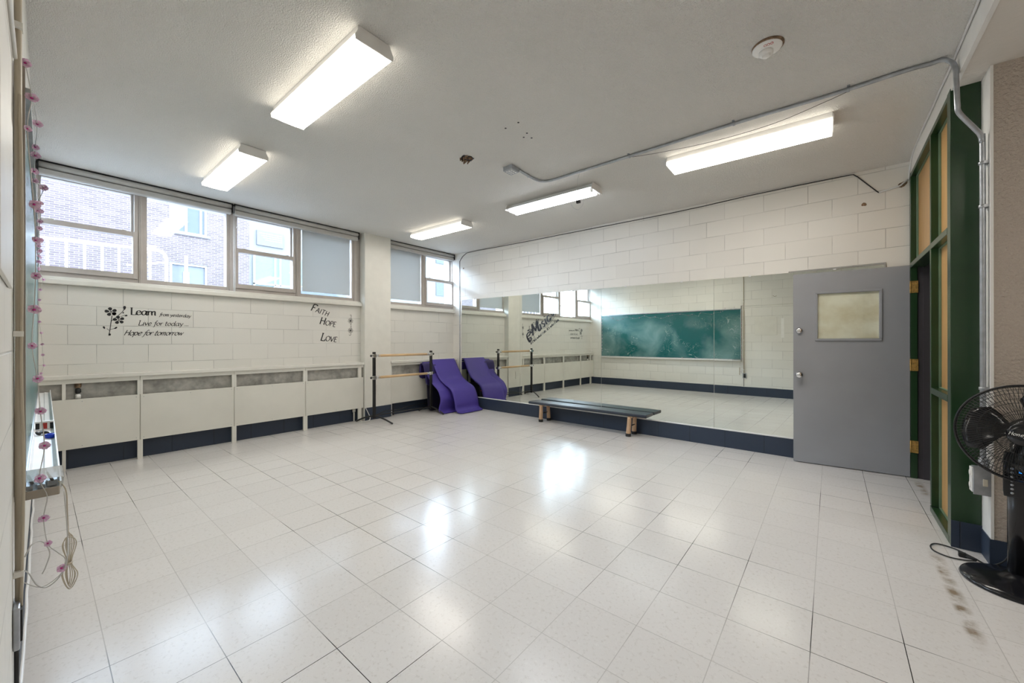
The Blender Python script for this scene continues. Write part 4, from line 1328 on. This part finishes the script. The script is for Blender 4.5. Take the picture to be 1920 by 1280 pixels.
def mat_obj(prof, y0, y1, y0b, y1b, th, mat, label, corner=0.07):
    """prof: (x, z) polyline from the top to the floor; y range may drift from top to bottom"""
    pr_ = smooth_line([(a, 0, c) for a, c in prof], 7)
    # arc length
    L = [0]
    for i in range(1, len(pr_)):
        L.append(L[-1] + math.hypot(pr_[i][0] - pr_[i - 1][0], pr_[i][2] - pr_[i - 1][2]))
    tot = L[-1]
    rows = []
    for i, p in enumerate(pr_):
        f = L[i] / tot
        a = y0 + (y0b - y0) * f; c = y1 + (y1b - y1) * f
        d = min(L[i], tot - L[i])
        ins = 0
        if d < corner:
            ins = corner - math.sqrt(max(0, corner ** 2 - (corner - d) ** 2))
        a += ins; c -= ins
        rows.append([(p[0], a + (c - a) * j / 10, p[2]) for j in range(11)])
    b = MB(); b.sheet(rows, -th)
    o = b.build('yoga_mat', mat)
    tag(o, label, 'mat', 'purple foam mats draped in the corner')
    return o


front = [(-4.56, 0.50), (-4.565, 0.72), (-4.555, 0.88), (-4.525, 0.925), (-4.475, 0.905), (-4.37, 0.730), (-4.265, 0.580), (-4.12, 0.490), (-3.965, 0.405), (-3.885, 0.235), (-3.858, 0.09), (-3.81, 0.030), (-3.715, 0.010)]
mat_obj(front, 3.56, 4.13, 3.60, 4.19, 0.012, 'purple', 'frontmost purple mat draped in a wave down to the floor')
second = [(-4.535, 0.66), (-4.535, 0.80), (-4.525, 0.868), (-4.50, 0.872), (-4.42, 0.73), (-4.335, 0.61), (-4.205, 0.50), (-4.09, 0.425), (-4.03, 0.345), (-4.00, 0.24), (-4.04, 0.085), (-4.01, 0.03), (-3.96, 0.008)]
mat_obj(second, 3.40, 3.98, 3.37, 3.95, 0.012, 'purple', 'second purple mat showing left of the front one')
mat_obj([(-4.525, 0.60), (-4.525, 0.78), (-4.51, 0.838), (-4.49, 0.84), (-4.465, 0.78), (-4.44, 0.62), (-4.425, 0.40), (-4.40, 0.12), (-4.37, 0.012)], 3.42, 4.00, 3.42, 4.00, 0.012, 'shadow_sheet', 'near-black sheet standing in for shadow and black objects under the chair')  # dark sheet added to fill the shadowed gap beneath the chair
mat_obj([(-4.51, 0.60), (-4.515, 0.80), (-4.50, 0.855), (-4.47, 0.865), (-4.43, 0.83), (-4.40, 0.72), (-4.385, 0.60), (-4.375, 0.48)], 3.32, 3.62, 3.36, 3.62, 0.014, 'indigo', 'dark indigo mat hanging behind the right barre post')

# ================================================================ BENCH
t = thing('bench', 'long low black plank bench on peeled log legs', 'bench', (-1.52, 4.02, 0))
b = MB()


def plank(b, x0, x1, y0, y1, z0, z1, ch=0.012):
    pr_ = [(y0, z0 + ch), (y0 + ch, z0), (y1 - ch, z0), (y1, z0 + ch), (y1, z1 - ch), (y1 - ch, z1), (y0 + ch, z1), (y0, z1 - ch)]
    b.prism(pr_, lambda u, v: (x0, u, v), lambda u, v: (x1, u, v))


BXF = lambda x, y, z: (x, y - 0.006 * (x + 1.5), z)
b = MB(BXF); plank(b, -2.475, -0.563, 3.905, 4.165, 0.275, 0.314); b.build('seat_plank', 'bench', t, bevel=0.003)
for xx in (-2.25, -0.79):
    b = MB(); b.box((xx - 0.03, 3.93, 0.252), (xx + 0.03, 4.15, 0.275)); b.build('crossbar', 'log', t, bevel=0.004)
    b = MB(); b.tube([(xx - 0.01, 3.97, 0.14), (xx, 4.13, 0.14)], 0.008, 8); b.build('stretcher', 'black', t)
for (xf, yf, xt, yt) in ((-2.285, 3.985, -2.262, 3.965), (-2.250, 4.160, -2.245, 4.13), (-0.820, 3.920 + 0.02, -0.800, 3.935), (-0.812, 4.118, -0.795, 4.10)):
    b = MB(); lean = [(xf, yf, 0.03), ((xf + xt) / 2 + 0.002, (yf + yt) / 2, 0.15), (xt, yt, 0.262)]
    b.tube(smooth_line(lean, 5), [0.032, 0.031, 0.0305, 0.030, 0.0295, 0.029, 0.0285, 0.028, 0.0275, 0.027, 0.026][:11], 12)
    l = b.build('leg', 'log', t)
    b = MB(); b.lathe([(0.035, 0.0), (0.036, 0.038), (0.032, 0.040)], (xf, yf, 0), 14); b.build('rubber_foot', 'rubber', l)

# ================================================================ PEDESTAL FAN
FC = Vector((2.035, 2.120))
t = thing('pedestal_fan', 'black pedestal fan with round wire grille beside the pier', 'fan', (FC.x, FC.y, 0))
b = MB(); b.lathe([(0.200, 0.0), (0.203, 0.008), (0.198, 0.018), (0.17, 0.030), (0.10, 0.045), (0.055, 0.060), (0.040, 0.075)], (FC.x, FC.y, 0), 56); b.build('base', 'black_gloss', t)
b = MB(); b.lathe([(0.036, 0.07), (0.036, 0.50), (0.034, 0.52)], (FC.x, FC.y, 0), 24); b.build('pole', 'black_gloss', t)
cdir = Vector((1.2858 - FC.x, -1.0944 - FC.y, 0)).normalized()
fwd = Vector((-0.34, -0.93, 0.10)).normalized()
sx = Vector((0, 0, 1)).cross(fwd).normalized()      # right-hand side seen from behind
upv = fwd.cross(sx)


def PXF(x, y, z):                             # x across the panel, y outward to the viewer
    f = Vector((-0.24, -0.97, 0)); s = Vector((-0.97, 0.24, 0))
    q = Vector((FC.x, FC.y, 0)) - s * x + f * y
    return (q.x, q.y, z)


b = MB(PXF)
out = [(-0.045, 0.47), (0.045, 0.47), (0.048, 0.50), (0.048, 0.66), (0.043, 0.70), (-0.043, 0.70), (-0.048, 0.66), (-0.048, 0.50)]
b.prism(out, lambda u, v: (u, 0.03, v), lambda u, v: (u, 0.046, v)); b.prism(out, lambda u, v: (u * 0.9, -0.03, v), lambda u, v: (u, 0.03, v))
cp = b.build('control_panel', 'black_gloss', t, bevel=0.004)
b = MB(PXF); b.box((0.004, 0.046, 0.600), (0.032, 0.0475, 0.640)); b.build('display', 'display', cp)
b = MB(PXF)
for k in range(7):
    b.lathe([(0.006, 0), (0.006, 0.002), (0.001, 0.0025)], (-0.018, 0.046, 0.492 + k * 0.021), 10, 'Y')
build_each(b, 'button', 'steel', cp)
HC = Vector((FC.x + 0.045, FC.y + 0.02, 0.795)) + fwd * 0.10


def FX_(x, y, z):                             # local: z along the fan axis towards viewer, x/y in the disc
    q = HC + sx * x + upv * y + fwd * z
    return (q.x, q.y, q.z)


b = MB(FX_); b.lathe([(0.03, -0.19), (0.06, -0.185), (0.078, -0.15), (0.080, -0.08), (0.06, -0.045), (0.02, -0.04)], (0, 0, 0), 28); b.build('motor_housing', 'black_gloss', t)
b = MB(); b.tube([(FC.x, FC.y, 0.50), (FC.x, FC.y, 0.74)], [0.034, 0.026], 16); b.build('neck', 'black_gloss', t)
R0 = 0.243
b = MB(FX_); ring = [(R0 * math.cos(a), R0 * math.sin(a), 0.0) for a in [k * 2 * math.pi / 72 for k in range(72)]]
b.tube(ring, 0.006, 8, closed=True); b.build('rim_band', 'black_gloss', t)


def grille(name, zf, nr, rin, rings):
    b = MB(FX_)
    for k in range(nr):
        a0 = k * 2 * math.pi / nr
        pts = []
        for i in range(7):
            f = i / 6
            r = rin + (R0 - rin) * f
            a = a0 + 0.22 * (f - 0.5) * (1 if zf > 0 else -1)
            z = zf * (1 - f ** 2.6)
            pts.append((r * math.cos(a), r * math.sin(a), z))
        b.tube(pts, 0.0011, 4, cap=False)
    for r in rings:
        f = (r - rin) / (R0 - rin)
        z = zf * (1 - f ** 2.6)
        b.tube([(r * math.cos(a), r * math.sin(a), z) for a in [k * 2 * math.pi / 56 for k in range(56)]], 0.0013, 5, closed=True)
    return b.build(name, 'black', t)


grille('front_grille', 0.062, 96, 0.052, (0.10, 0.155, 0.205, 0.235))
grille('rear_grille', -0.085, 84, 0.070, (0.12, 0.18, 0.225))
b = MB(FX_); b.lathe([(0.056, 0.052), (0.058, 0.062), (0.054, 0.072), (0.030, 0.077), (0.001, 0.078)], (0, 0, 0), 32); hub = b.build('hub_cap', 'black_gloss', t)
b = MB()
nm = 'Honeywell'
wtot = text_width(nm, 0.0105, 0.12)
ink(b, letters(nm, -wtot / 2, -0.006, 0.0105, 0.2, -0.12, 0.12), 0.16, 0.24, 0.3, lambda u, v: FX_(u, v, 0.0775), lambda u, v: FX_(u, v, 0.0792))
lg = b.build('logo', 'cable_white', hub); lg['label'] = 'white maker lettering on the hub'
for k, a0 in enumerate((math.radians(165), math.radians(285), math.radians(45))):
    b = MB(FX_)
    rows = []
    for i in range(9):
        f = i / 8
        r = 0.035 + 0.180 * f
        hw = 0.30 + 0.42 * math.sin(min(1, f * 1.15) * math.pi * 0.62)
        if f > 0.85:
            hw *= 0.90 - (f - 0.85) * 1.2
        row = []
        for j in range(7):
            g = j / 6 * 2 - 1
            a = a0 + g * hw + 0.25 * f
            row.append((r * math.cos(a), r * math.sin(a), 0.012 + 0.028 * g))
        rows.append(row)
    V = [[FX_(*p) for p in r] for r in rows]
    bb = MB(); bb.sheet(V, 0.003); bb.build('blade', 'black_gloss', t)
b = MB(FX_); b.lathe([(0.04, -0.03), (0.04, 0.045), (0.02, 0.05)], (0, 0, 0), 20); b.build('blade_hub', 'black_gloss', t)
# power cord
t2 = [(2.085, 2.165, 0.34), (2.060, 2.28, 0.16), (2.03, 2.310, 0.050), (1.975, 2.315, 0.008), (1.93, 2.38, 0.006), (1.87, 2.455, 0.006), (1.80, 2.475, 0.006), (1.765, 2.42, 0.006), (1.768, 2.345, 0.006), (1.82, 2.30, 0.006), (1.88, 2.305, 0.006), (1.93, 2.325, 0.008)]
b = MB(); b.tube(smooth_line(t2, 7), 0.0038, 8); b.build('power_cord', 'rubber', t)
b = MB(); b.tube([(1.935, 2.335, 0.010), (1.900, 2.360, 0.012)], [0.006, 0.010], 8); b.box((1.870, 2.352, 0.002), (1.900, 2.375, 0.026)); b.build('plug', 'rubber', t)

# ================================================================ LEFT WALL
BX0, BX1, BZ0, BZ1 = -4.29, -0.61, 0.835, 2.035
t = thing('chalkboard', 'long dusty green chalkboard on the left wall with aluminium tray', 'chalkboard', LW(-2.45, 0, 0.83))
b = MB(LW); b.box((BX0 + 0.01, 0.001, BZ0 + 0.01), (BX1 - 0.01, 0.019, BZ1 - 0.01)); b.build('board', 'chalk', t)
b = MB(LW)
b.box((BX0, 0.001, BZ0), (BX0 + 0.014, 0.023, BZ1)); b.box((BX1 - 0.012, 0.001, BZ0), (BX1, 0.023, BZ1 + 0.08))
b.box((BX0, 0.001, BZ0), (BX1, 0.023, BZ0 + 0.014))
b.build('frame', 'steel', t)
b = MB(LW); b.box((BX0, 0.001, BZ1 - 0.004), (BX1, 0.033, BZ1 + 0.016)); b.build('top_rail', 'steel', t)
b = MB(LW); b.box((BX1, 0.001, 0.80), (BX1 + 0.010, 0.0225, 2.115)); b.build('end_batten', 'taupe', t)
b = MB(LW)
prof = [(0.001, 0.806), (0.085, 0.806), (0.093, 0.812), (0.094, 0.836), (0.090, 0.836), (0.089, 0.818), (0.080, 0.814), (0.060, 0.818), (0.055, 0.814), (0.030, 0.814), (0.024, 0.822), (0.001, 0.832)]
b.prism(prof, lambda u, v: (BX0, u, v), lambda u, v: (BX1 + 0.004, u, v)); b.build('chalk_tray', 'white', t)
b = MB(LW); b.box((BX1 + 0.004, 0.001, 0.796), (BX1 + 0.012, 0.090, 0.822)); b.build('tray_end_cap', 'taupe', t, bevel=0.003)

# things on the tray
t = thing('eraser', 'chalk eraser with red, white and black stripes across the chalk tray', 'eraser', LW(-1.93, 0.06, 0.82))
cols = [('black', 0.028, 0.042), ('white', 0.042, 0.052), ('red', 0.052, 0.068), ('white', 0.068, 0.077), ('black', 0.077, 0.089)]
b = MB(LW)
for mname, a, c in cols:
    b.cur = {'black': 0, 'white': 1, 'red': 2}[mname]
    b.box((-1.95, a, 0.818), (-1.93, c, 0.850))
b.build('felt', ['black', 'white', 'red'], t)
b = MB(LW); b.box((-1.952, 0.026, 0.850), (-1.928, 0.091, 0.858)); b.build('cover', 'white', t)
b = MB(LW)
b.tube([(-1.76 + 0.02 * math.sin(k), 0.034 + k * 0.004, 0.824 + 0.004 * math.cos(k * 1.7)) for k in range(10)], 0.006, 7)
tag(b.build('cable_coil', 'led_black'), 'small dark twisted coil lying on the chalk tray', 'coil')
b = MB(LW); b.lathe([(0.016, 0.816), (0.018, 0.820), (0.018, 0.834), (0.014, 0.837), (0.013, 0.830)], (-1.62, 0.076, 0), 20)
tag(b.build('tape_roll', 'blue'), 'small bright blue plastic cap on the chalk tray', 'cap')
t = thing('plastic_box', 'clear plastic box of battery lights on near end of tray', 'box', LW(-0.70, 0.05, 0.82))
b = MB(LW); frame = [(0.006, 0.816), (0.096, 0.816), (0.100, 0.850), (0.004, 0.850)]
b.prism(frame, lambda u, v: (-0.78, u, v), lambda u, v: (-0.602, u, v)); b.build('case', 'clear', t, bevel=0.004)
b = MB(LW); b.box((-0.76, 0.018, 0.820), (-0.615, 0.036, 0.834)); b.box((-0.75, 0.045, 0.820), (-0.62, 0.060, 0.832)); b.box((-0.74, 0.065, 0.820), (-0.63, 0.085, 0.838)); build_each(b, 'battery', 'steel', t)
b = MB(LW)
for k in range(3):
    b.tube([(-0.75, 0.025 + k * 0.02, 0.838), (-0.62, 0.035 + k * 0.02, 0.840)], 0.0035, 6)
build_each(b, 'wire', 'led_black', t)

# wall conduit with flat outlet
t = thing('wall_conduit', 'cream painted vertical conduit right of the chalkboard', 'conduit', LW(-0.565, 0.01, 0.3))
b = MB(LW); b.tube([(-0.560, 0.0105, 0.52), (-0.560, 0.0105, 2.97)], 0.0080, 10)
b.tube(smooth_line([(-0.548, 0.014, 2.0), (-0.545, 0.018, 1.6), (-0.548, 0.016, 1.2), (-0.545, 0.020, 0.9), (-0.548, 0.015, 0.5)]), 0.0035, 7); b.build('pipe', 'cable_beige', t)
for z in (0.60, 1.30, 2.20):
    b = MB(LW); b.box((-0.572, 0.001, z - 0.008), (-0.540, 0.020, z + 0.008)); b.build('strap', 'cream', t)
t = thing('wall_outlet', 'dark faced wall outlet below the conduit, seen in the mirror', 'outlet', LW(-0.535, 0.01, 0.45))
b = MB(LW); b.box((-0.585, 0.001, 0.400), (-0.500, 0.014, 0.520)); b.build('plate', 'steel', t, bevel=0.003)
b = MB(LW); b.box((-0.565, 0.014, 0.415), (-0.520, 0.018, 0.505)); b.build('socket', 'led_black', t)
b = MB(LW); b.tube([(-0.56, 0.006, 0.205), (-0.56, 0.006, 0.40)], 0.005, 8); tag(b.build('cable_drop', 'black'), 'short dark cable below the wall outlet seen in mirror', 'cable')
b = MB(LW); b.box((-0.338, 0.001, 1.412), (0.096, 0.008, 1.826)); tag(b.build('blank_panel', 'cream', bevel=0.002), 'blank cream panel on the chalkboard wall, seen in mirror', 'panel')
b = MB(LW); b.box((0.170, 0.0005, 1.35), (0.225, 0.0012, 1.79)); tag(b.build('tape_strip', 'white'), 'vertical white tape strip right of the blank panel', 'tape')
b = MB(LW); b.tube([(-0.54, 0.006, 2.10), (0.45, 0.006, 2.10)], 0.005, 6); b.tube([(0.45, 0.006, 2.10), (0.45, 0.006, 0.2)], 0.005, 6)
tag(b.build('raceway', 'cream'), 'thin painted cable run above the blank panel', 'cable')
# ragged white cable on top of baseboard
b = MB(LW)
pts = []
x = -4.55
while x < 0.2:
    pts.append((x, 0.009 + random.uniform(0, 0.004), 0.206 + random.uniform(-0.004, 0.014)))
    x += 0.16
b.tube(smooth_line(pts, 3), 0.0045, 7)
tag(b.build('baseboard_cable', 'cable_white'), 'white cable wandering along the navy base below the chalkboard', 'cable')
# staple and chip on the near block wall
b = MB(LW); b.tube([(0.02, 0.003, 2.30), (0.05, 0.010, 2.28), (0.09, 0.006, 2.29)], 0.003, 6)
tag(b.build('cable_staple', 'rust'), 'rusty staple high on the near left wall', 'staple')


# ---------------------------------------------------------------- flower garlands
def flower_mesh(name, r):
    b = MB()
    for k in range(5):
        a = k * 2 * math.pi / 5
        rows = []
        for i in range(5):
            f = i / 4
            rr = r * (0.12 + 0.88 * f)
            hw = r * (0.16 + 0.42 * math.sin(math.pi * (0.15 + 0.75 * f)))
            row = []
            for j in range(5):
                g = j / 4 * 2 - 1
                lx, ly = rr, g * hw
                if f == 1:
                    lx -= abs(g) ** 2 * r * 0.22
                row.append((lx * math.cos(a) - ly * math.sin(a), lx * math.sin(a) + ly * math.cos(a), r * (0.28 * f * f + 0.10 * g * g)))
            rows.append(row)
        b.sheet(rows, 0.0006)
    b.cur = 1
    b.lathe([(r * 0.24, 0.0), (r * 0.20, r * 0.16), (r * 0.05, r * 0.22)], (0, 0, 0), 10)
    return b


FL_CACHE = {}


def garland(label, pts, sizes, string_pts=None):
    root = thing('flower_garland', label, 'garland', pts[0])
    sp_ = string_pts or pts
    b = MB(); b.tube(smooth_line(sp_, 5), 0.0012, 5); b.build('string', 'cable_clear', root)
    for i, (p, s) in enumerate(zip(pts, sizes)):
        if not FL_CACHE:
            o = flower_mesh('flower', 1.0).build('flower', ['petal', 'magenta'])
            FL_CACHE['o'] = o
        else:
            o = FL_CACHE['o'].copy(); col.objects.link(o)
        o.parent = root
        o.location = Vector(p) - Vector(pts[0])
        s *= 0.70
        o.scale = (s, s, s)
        d = Vector((0.95, 0.25, 0.1)) + Vector((random.uniform(-.35, .35), random.uniform(-.3, .5), random.uniform(-.45, .45)))
        o.rotation_euler = d.to_track_quat('Z', 'Y').to_euler()
    return root


GA = [(-0.58, -1.116, 2.112), (-0.60, -1.104, 2.020), (-0.575, -1.112, 1.915), (-0.600, -1.100, 1.697), (-0.600, -1.097, 1.588), (-0.595, -1.097, 1.479), (-0.600, -1.100, 1.375), (-0.565, -1.104, 1.265), (-0.600, -1.094, 1.164), (-0.60, -1.088, 1.062), (-0.60, -1.080, 0.955), (-0.585, -1.090, 0.860), (-0.590, -1.082, 0.735), (-0.600, -1.074, 0.650), (-0.600, -1.046, 0.560)]
garland('pink flower garland hanging down at the near end of the chalkboard', GA, [0.019, 0.022, 0.014, 0.021, 0.016, 0.017, 0.022, 0.015, 0.019, 0.019, 0.019, 0.020, 0.019, 0.014, 0.018],
        GA[:12] + [(-0.59, -1.075, 0.80), (-0.59, -1.082, 0.735), (-0.60, -1.074, 0.650), (-0.60, -1.055, 0.615), (-0.60, -1.038, 0.585), (-0.60, -1.046, 0.545), (-0.60, -1.085, 0.520), (-0.60, -1.120, 0.55)])
GB = []
B0 = [(-0.75, -1.102, 2.083), (-0.95, -1.093, 2.070), (-1.0, -1.098, 2.000), (-1.05, -1.098, 1.985), (-1.2, -1.101, 1.965), (-1.25, -1.100, 1.940), (-1.5, -1.074, 1.982), (-1.55, -1.096, 1.908), (-1.7, -1.084, 1.954), (-1.8, -1.091, 1.937), (-2.0, -1.080, 1.98), (-2.2, -1.083, 1.964), (-2.3, -1.086, 1.942), (-2.5, -1.090, 1.89), (-2.65, -1.079, 1.935), (-2.8, -1.088, 1.917), (-2.95, -1.078, 1.975), (-3.1, -1.082, 1.931), (-3.3, -1.087, 1.92), (-3.45, -1.085, 1.97), (-3.6, -1.088, 1.92), (-3.75, -1.085, 1.885), (-3.9, -1.080, 1.95), (-4.05, -1.078, 2.02), (-4.2, -1.078, 2.03)]
garland('pink flower garland swagged along the chalkboard top edge', B0, [0.019 + 0.003 * math.sin(i * 2.3) for i in range(len(B0))])
GC = [(-4.25, -1.086, 1.933), (-4.25, -1.058, 1.845), (-4.25, -1.077, 1.751), (-4.25, -1.082, 1.658), (-4.25, -1.080, 1.558), (-4.25, -1.082, 1.461), (-4.25, -1.071, 1.36), (-4.25, -1.065, 1.258), (-4.25, -1.062, 1.162), (-4.25, -1.056, 1.064), (-4.25, -1.072, 0.993)]
garland('garland of tiny pale flowers hanging at the chalkboard far end', GC, [0.019] * len(GC))
# looped lamp wire and coiled cord
b = MB()
b.tube(smooth_line([(-0.560, -1.118, 0.64), (-0.58, -1.105, 0.665), (-0.60, -1.085, 0.66), (-0.60, -1.070, 0.62), (-0.60, -1.078, 0.58), (-0.60, -1.085, 0.56)]), 0.0016, 6)
b.tube(smooth_line([(-0.560, -1.118, 0.60), (-0.59, -1.11, 0.575), (-0.60, -1.095, 0.53), (-0.60, -1.075, 0.515), (-0.60, -1.05, 0.535), (-0.60, -1.035, 0.575), (-0.61, -1.033, 0.66), (-0.61, -1.040, 0.80)]), 0.0016, 6)
tag(b.build('lamp_wire', 'cable_clear'), 'thin looped clear wire hanging under the chalk tray', 'wire')
t = thing('cord_bundle', 'tied bundle of beige cord hanging below the chalk tray', 'cord', (-0.62, -1.03, 0.5))
b = MB(); b.tube(smooth_line([(-0.615, -1.052, 0.835), (-0.615, -1.036, 0.80), (-0.618, -1.033, 0.72), (-0.62, -1.031, 0.655)]), 0.0018, 6); b.build('lead', 'cable_beige', t)
b = MB()
for k in range(5):
    w = 0.003 + 0.0030 * k; yy = -1.030 + 0.0012 * (k % 3); xx = -0.62 + 0.004 * (k - 3)
    loop = [(xx, yy - w * 0.5, 0.655 - 0.003 * k), (xx, yy - w, 0.62), (xx, yy - 0.3 * w, 0.565), (xx, yy - 1.1 * w, 0.53), (xx, yy, 0.487 - 0.002 * k), (xx, yy + 1.2 * w, 0.52), (xx, yy + 0.3 * w, 0.565), (xx, yy + w, 0.62), (xx, yy + w * 0.5, 0.655 - 0.003 * k)]
    b.tube(smooth_line(loop, 5, True), 0.0012, 6, closed=True)
b.build('coil', 'cable_beige', t)
b = MB(); b.tube([(-0.62 + 0.014 * math.cos(a), -1.030 + 0.007 * math.sin(a), 0.565) for a in [k * math.pi / 6 for k in range(12)]], 0.003, 6, closed=True); b.build('tie', 'cable_beige', t)

# ================================================================ OUTSIDE
b = MB(); b.box((-45, -25, 1.3), (-4.96, 60, 1.5)); tag(b.build('street', 'road'), 'pale paved yard outside the windows', 'street'); bpy.data.objects['street']['kind'] = 'structure'
t = thing('brick_building', 'pale washed out brick building across the yard', 'building', (-18, 0, 1.5))
BXX = -18.0
b = MB()
# facade with openings: door y 2.14..3.22 z..4.32 ; window y 2.08..3.24 z 5.48..6.9
Y0, Y1, ZT = -16.0, 4.68, 7.3
cuts_y = [Y0, 2.08, 3.24, Y1]
for (ya, yb, za, zb) in ((Y0, 2.08, 1.5, ZT), (3.24, Y1, 1.5, ZT), (2.08, 3.24, 4.32, 5.48), (2.08, 3.24, 6.95, ZT)):
    b.box((BXX - 0.4, ya, za), (BXX, yb, zb))
b.build('brick_wall', 'ext_brick', t)
b = MB(); b.box((BXX - 0.3, 2.0, 5.40), (BXX + 0.06, 3.32, 5.48)); b.build('stone_sill', 'concrete', t)
f = MB(); frame_rect(f, BXX - 0.2, BXX - 0.1, 2.08, 3.24, 5.48, 6.95, 0.07); f.box((BXX - 0.2, 2.55, 5.55), (BXX - 0.1, 2.62, 6.9)); f.box((BXX - 0.2, 3.02, 5.55), (BXX - 0.1, 3.08, 6.9))
fw_ = f.build('window', 'white', t)
b = MB(); b.box((BXX - 0.18, 2.12, 5.52), (BXX - 0.16, 3.2, 6.9)); b.build('pane', 'carglass', fw_)
b = MB(); b.box((BXX - 0.15, 2.14, 5.9), (BXX - 0.14, 2.56, 6.9)); b.build('blind', 'white', fw_)
b = MB(); frame_rect(b, BXX - 0.2, BXX - 0.05, 2.08, 3.24, 1.5, 4.32, 0.08); b.build('door_frame', 'steel', t)
b = MB(); b.box((BXX - 0.18, 2.16, 1.5), (BXX - 0.14, 3.16, 4.24)); b.build('door', 'carpaint', t)
b = MB(); b.box((BXX - 0.12, 2.5, 3.3), (BXX - 0.10, 2.68, 4.0)); b.build('notice', 'white', t)
b = MB(); b.tube([(BXX + 0.6, 2.45, 1.5), (BXX + 0.6, 2.45, 4.5)], 0.05, 8); tag(b.build('street_post', 'white'), 'slim white post in front of the brick building door', 'post')

t = thing('white_building', 'bright white building with green glass behind the brick one', 'building', (-26, 12, 1.5))
b = MB(); b.box((-27, 6.3, 1.5), (-26, 34, 9.4)); b.build('wall', 'concrete', t)
b = MB(); b.box((-26, 7.25, 1.5), (-25.9, 10.4, 6.6))
b.build('glass_front', 'greenglass', t)
b = MB()
for y in (7.25, 8.4, 8.7, 9.4, 10.35):
    b.box((-25.9, y, 1.5), (-25.8, y + 0.08, 6.6))
b.box((-25.9, 7.25, 4.8), (-25.8, 10.4, 4.88))
build_each(b, 'glazing_bar', 'white', t)
for y in (19.5, 21.5, 24.0):
    for z in (5.4, 8.3):
        b = MB(); b.box((-26, y, z), (-25.95, y + 0.9, z + 1.2)); b.build('window', 'carglass', t)
t = thing('street_sign', 'grey rectangular sign with lines of text on white facade', 'sign', (-25.9, 8.4, 7.5))
b = MB(); b.box((-25.98, 7.45, 7.25), (-25.90, 8.95, 8.15)); b.build('panel', 'carpaint', t)
b = MB()
for k in range(4):
    b.box((-25.90, 7.6 + 0.1 * k, 7.98 - k * 0.13), (-25.89, 8.85, 8.01 - k * 0.13))
build_each(b, 'text_line', 'steel', t)
# railing on the ramp outside
t = thing('railing', 'white painted tube railing just outside the leftmost windows', 'railing', (-6.6, -0.8, 1.5))
b = MB()
top = [(-6.6, -2.6, 2.555), (-6.6, -1.6, 2.60), (-6.6, -1.0, 2.630), (-6.6, -0.23, 2.655), (-6.6, 0.03, 2.665), (-6.6, 0.12, 2.64), (-6.6, 0.16, 2.57), (-6.6, 0.165, 2.40), (-6.6, 0.165, 1.5)]
b.tube(smooth_line(top, 5), 0.022, 10); b.build('handrail', 'white', t)
for k in range(14):
    y = 0.03 - 0.165 * k - 0.05
    b = MB(); b.tube([(-6.6, y, 1.5), (-6.6, y, 2.61 + 0.03 * (y + 1))], 0.013, 8); b.build('baluster', 'white', t)
b = MB(); b.tube([(-6.6, 0.165, 2.50), (-6.3, -0.3, 2.35)], 0.012, 8); b.build('brace', 'white', t)
# parked car
t = thing('parked_car', 'pale parked car roof just visible through third window', 'car', (-11, 3.2, 1.5))
b = MB()
side = [(1.6, 1.75), (1.7, 2.15), (2.5, 2.28), (2.95, 2.76), (3.5, 2.86), (4.6, 2.86), (5.3, 2.62), (5.9, 2.35), (6.1, 2.1), (6.1, 1.75)]
b.prism(side, lambda u, v: (-11.9, u, v), lambda u, v: (-10.3, u, v)); b.build('body', 'carpaint', t, bevel=0.05)
b = MB(); b.prism([(2.75, 2.32), (3.1, 2.70), (4.6, 2.72), (5.2, 2.40)], lambda u, v: (-10.305, u, v), lambda u, v: (-10.285, u, v)); b.build('side_window', 'carglass', t)
for y in (2.45, 5.2):
    b = MB(); b.lathe([(0.30, -10.5), (0.32, -10.45), (0.32, -10.32), (0.28, -10.28)], (0, y, 1.82), 20, 'X'); b.build('wheel', 'rubber', t)
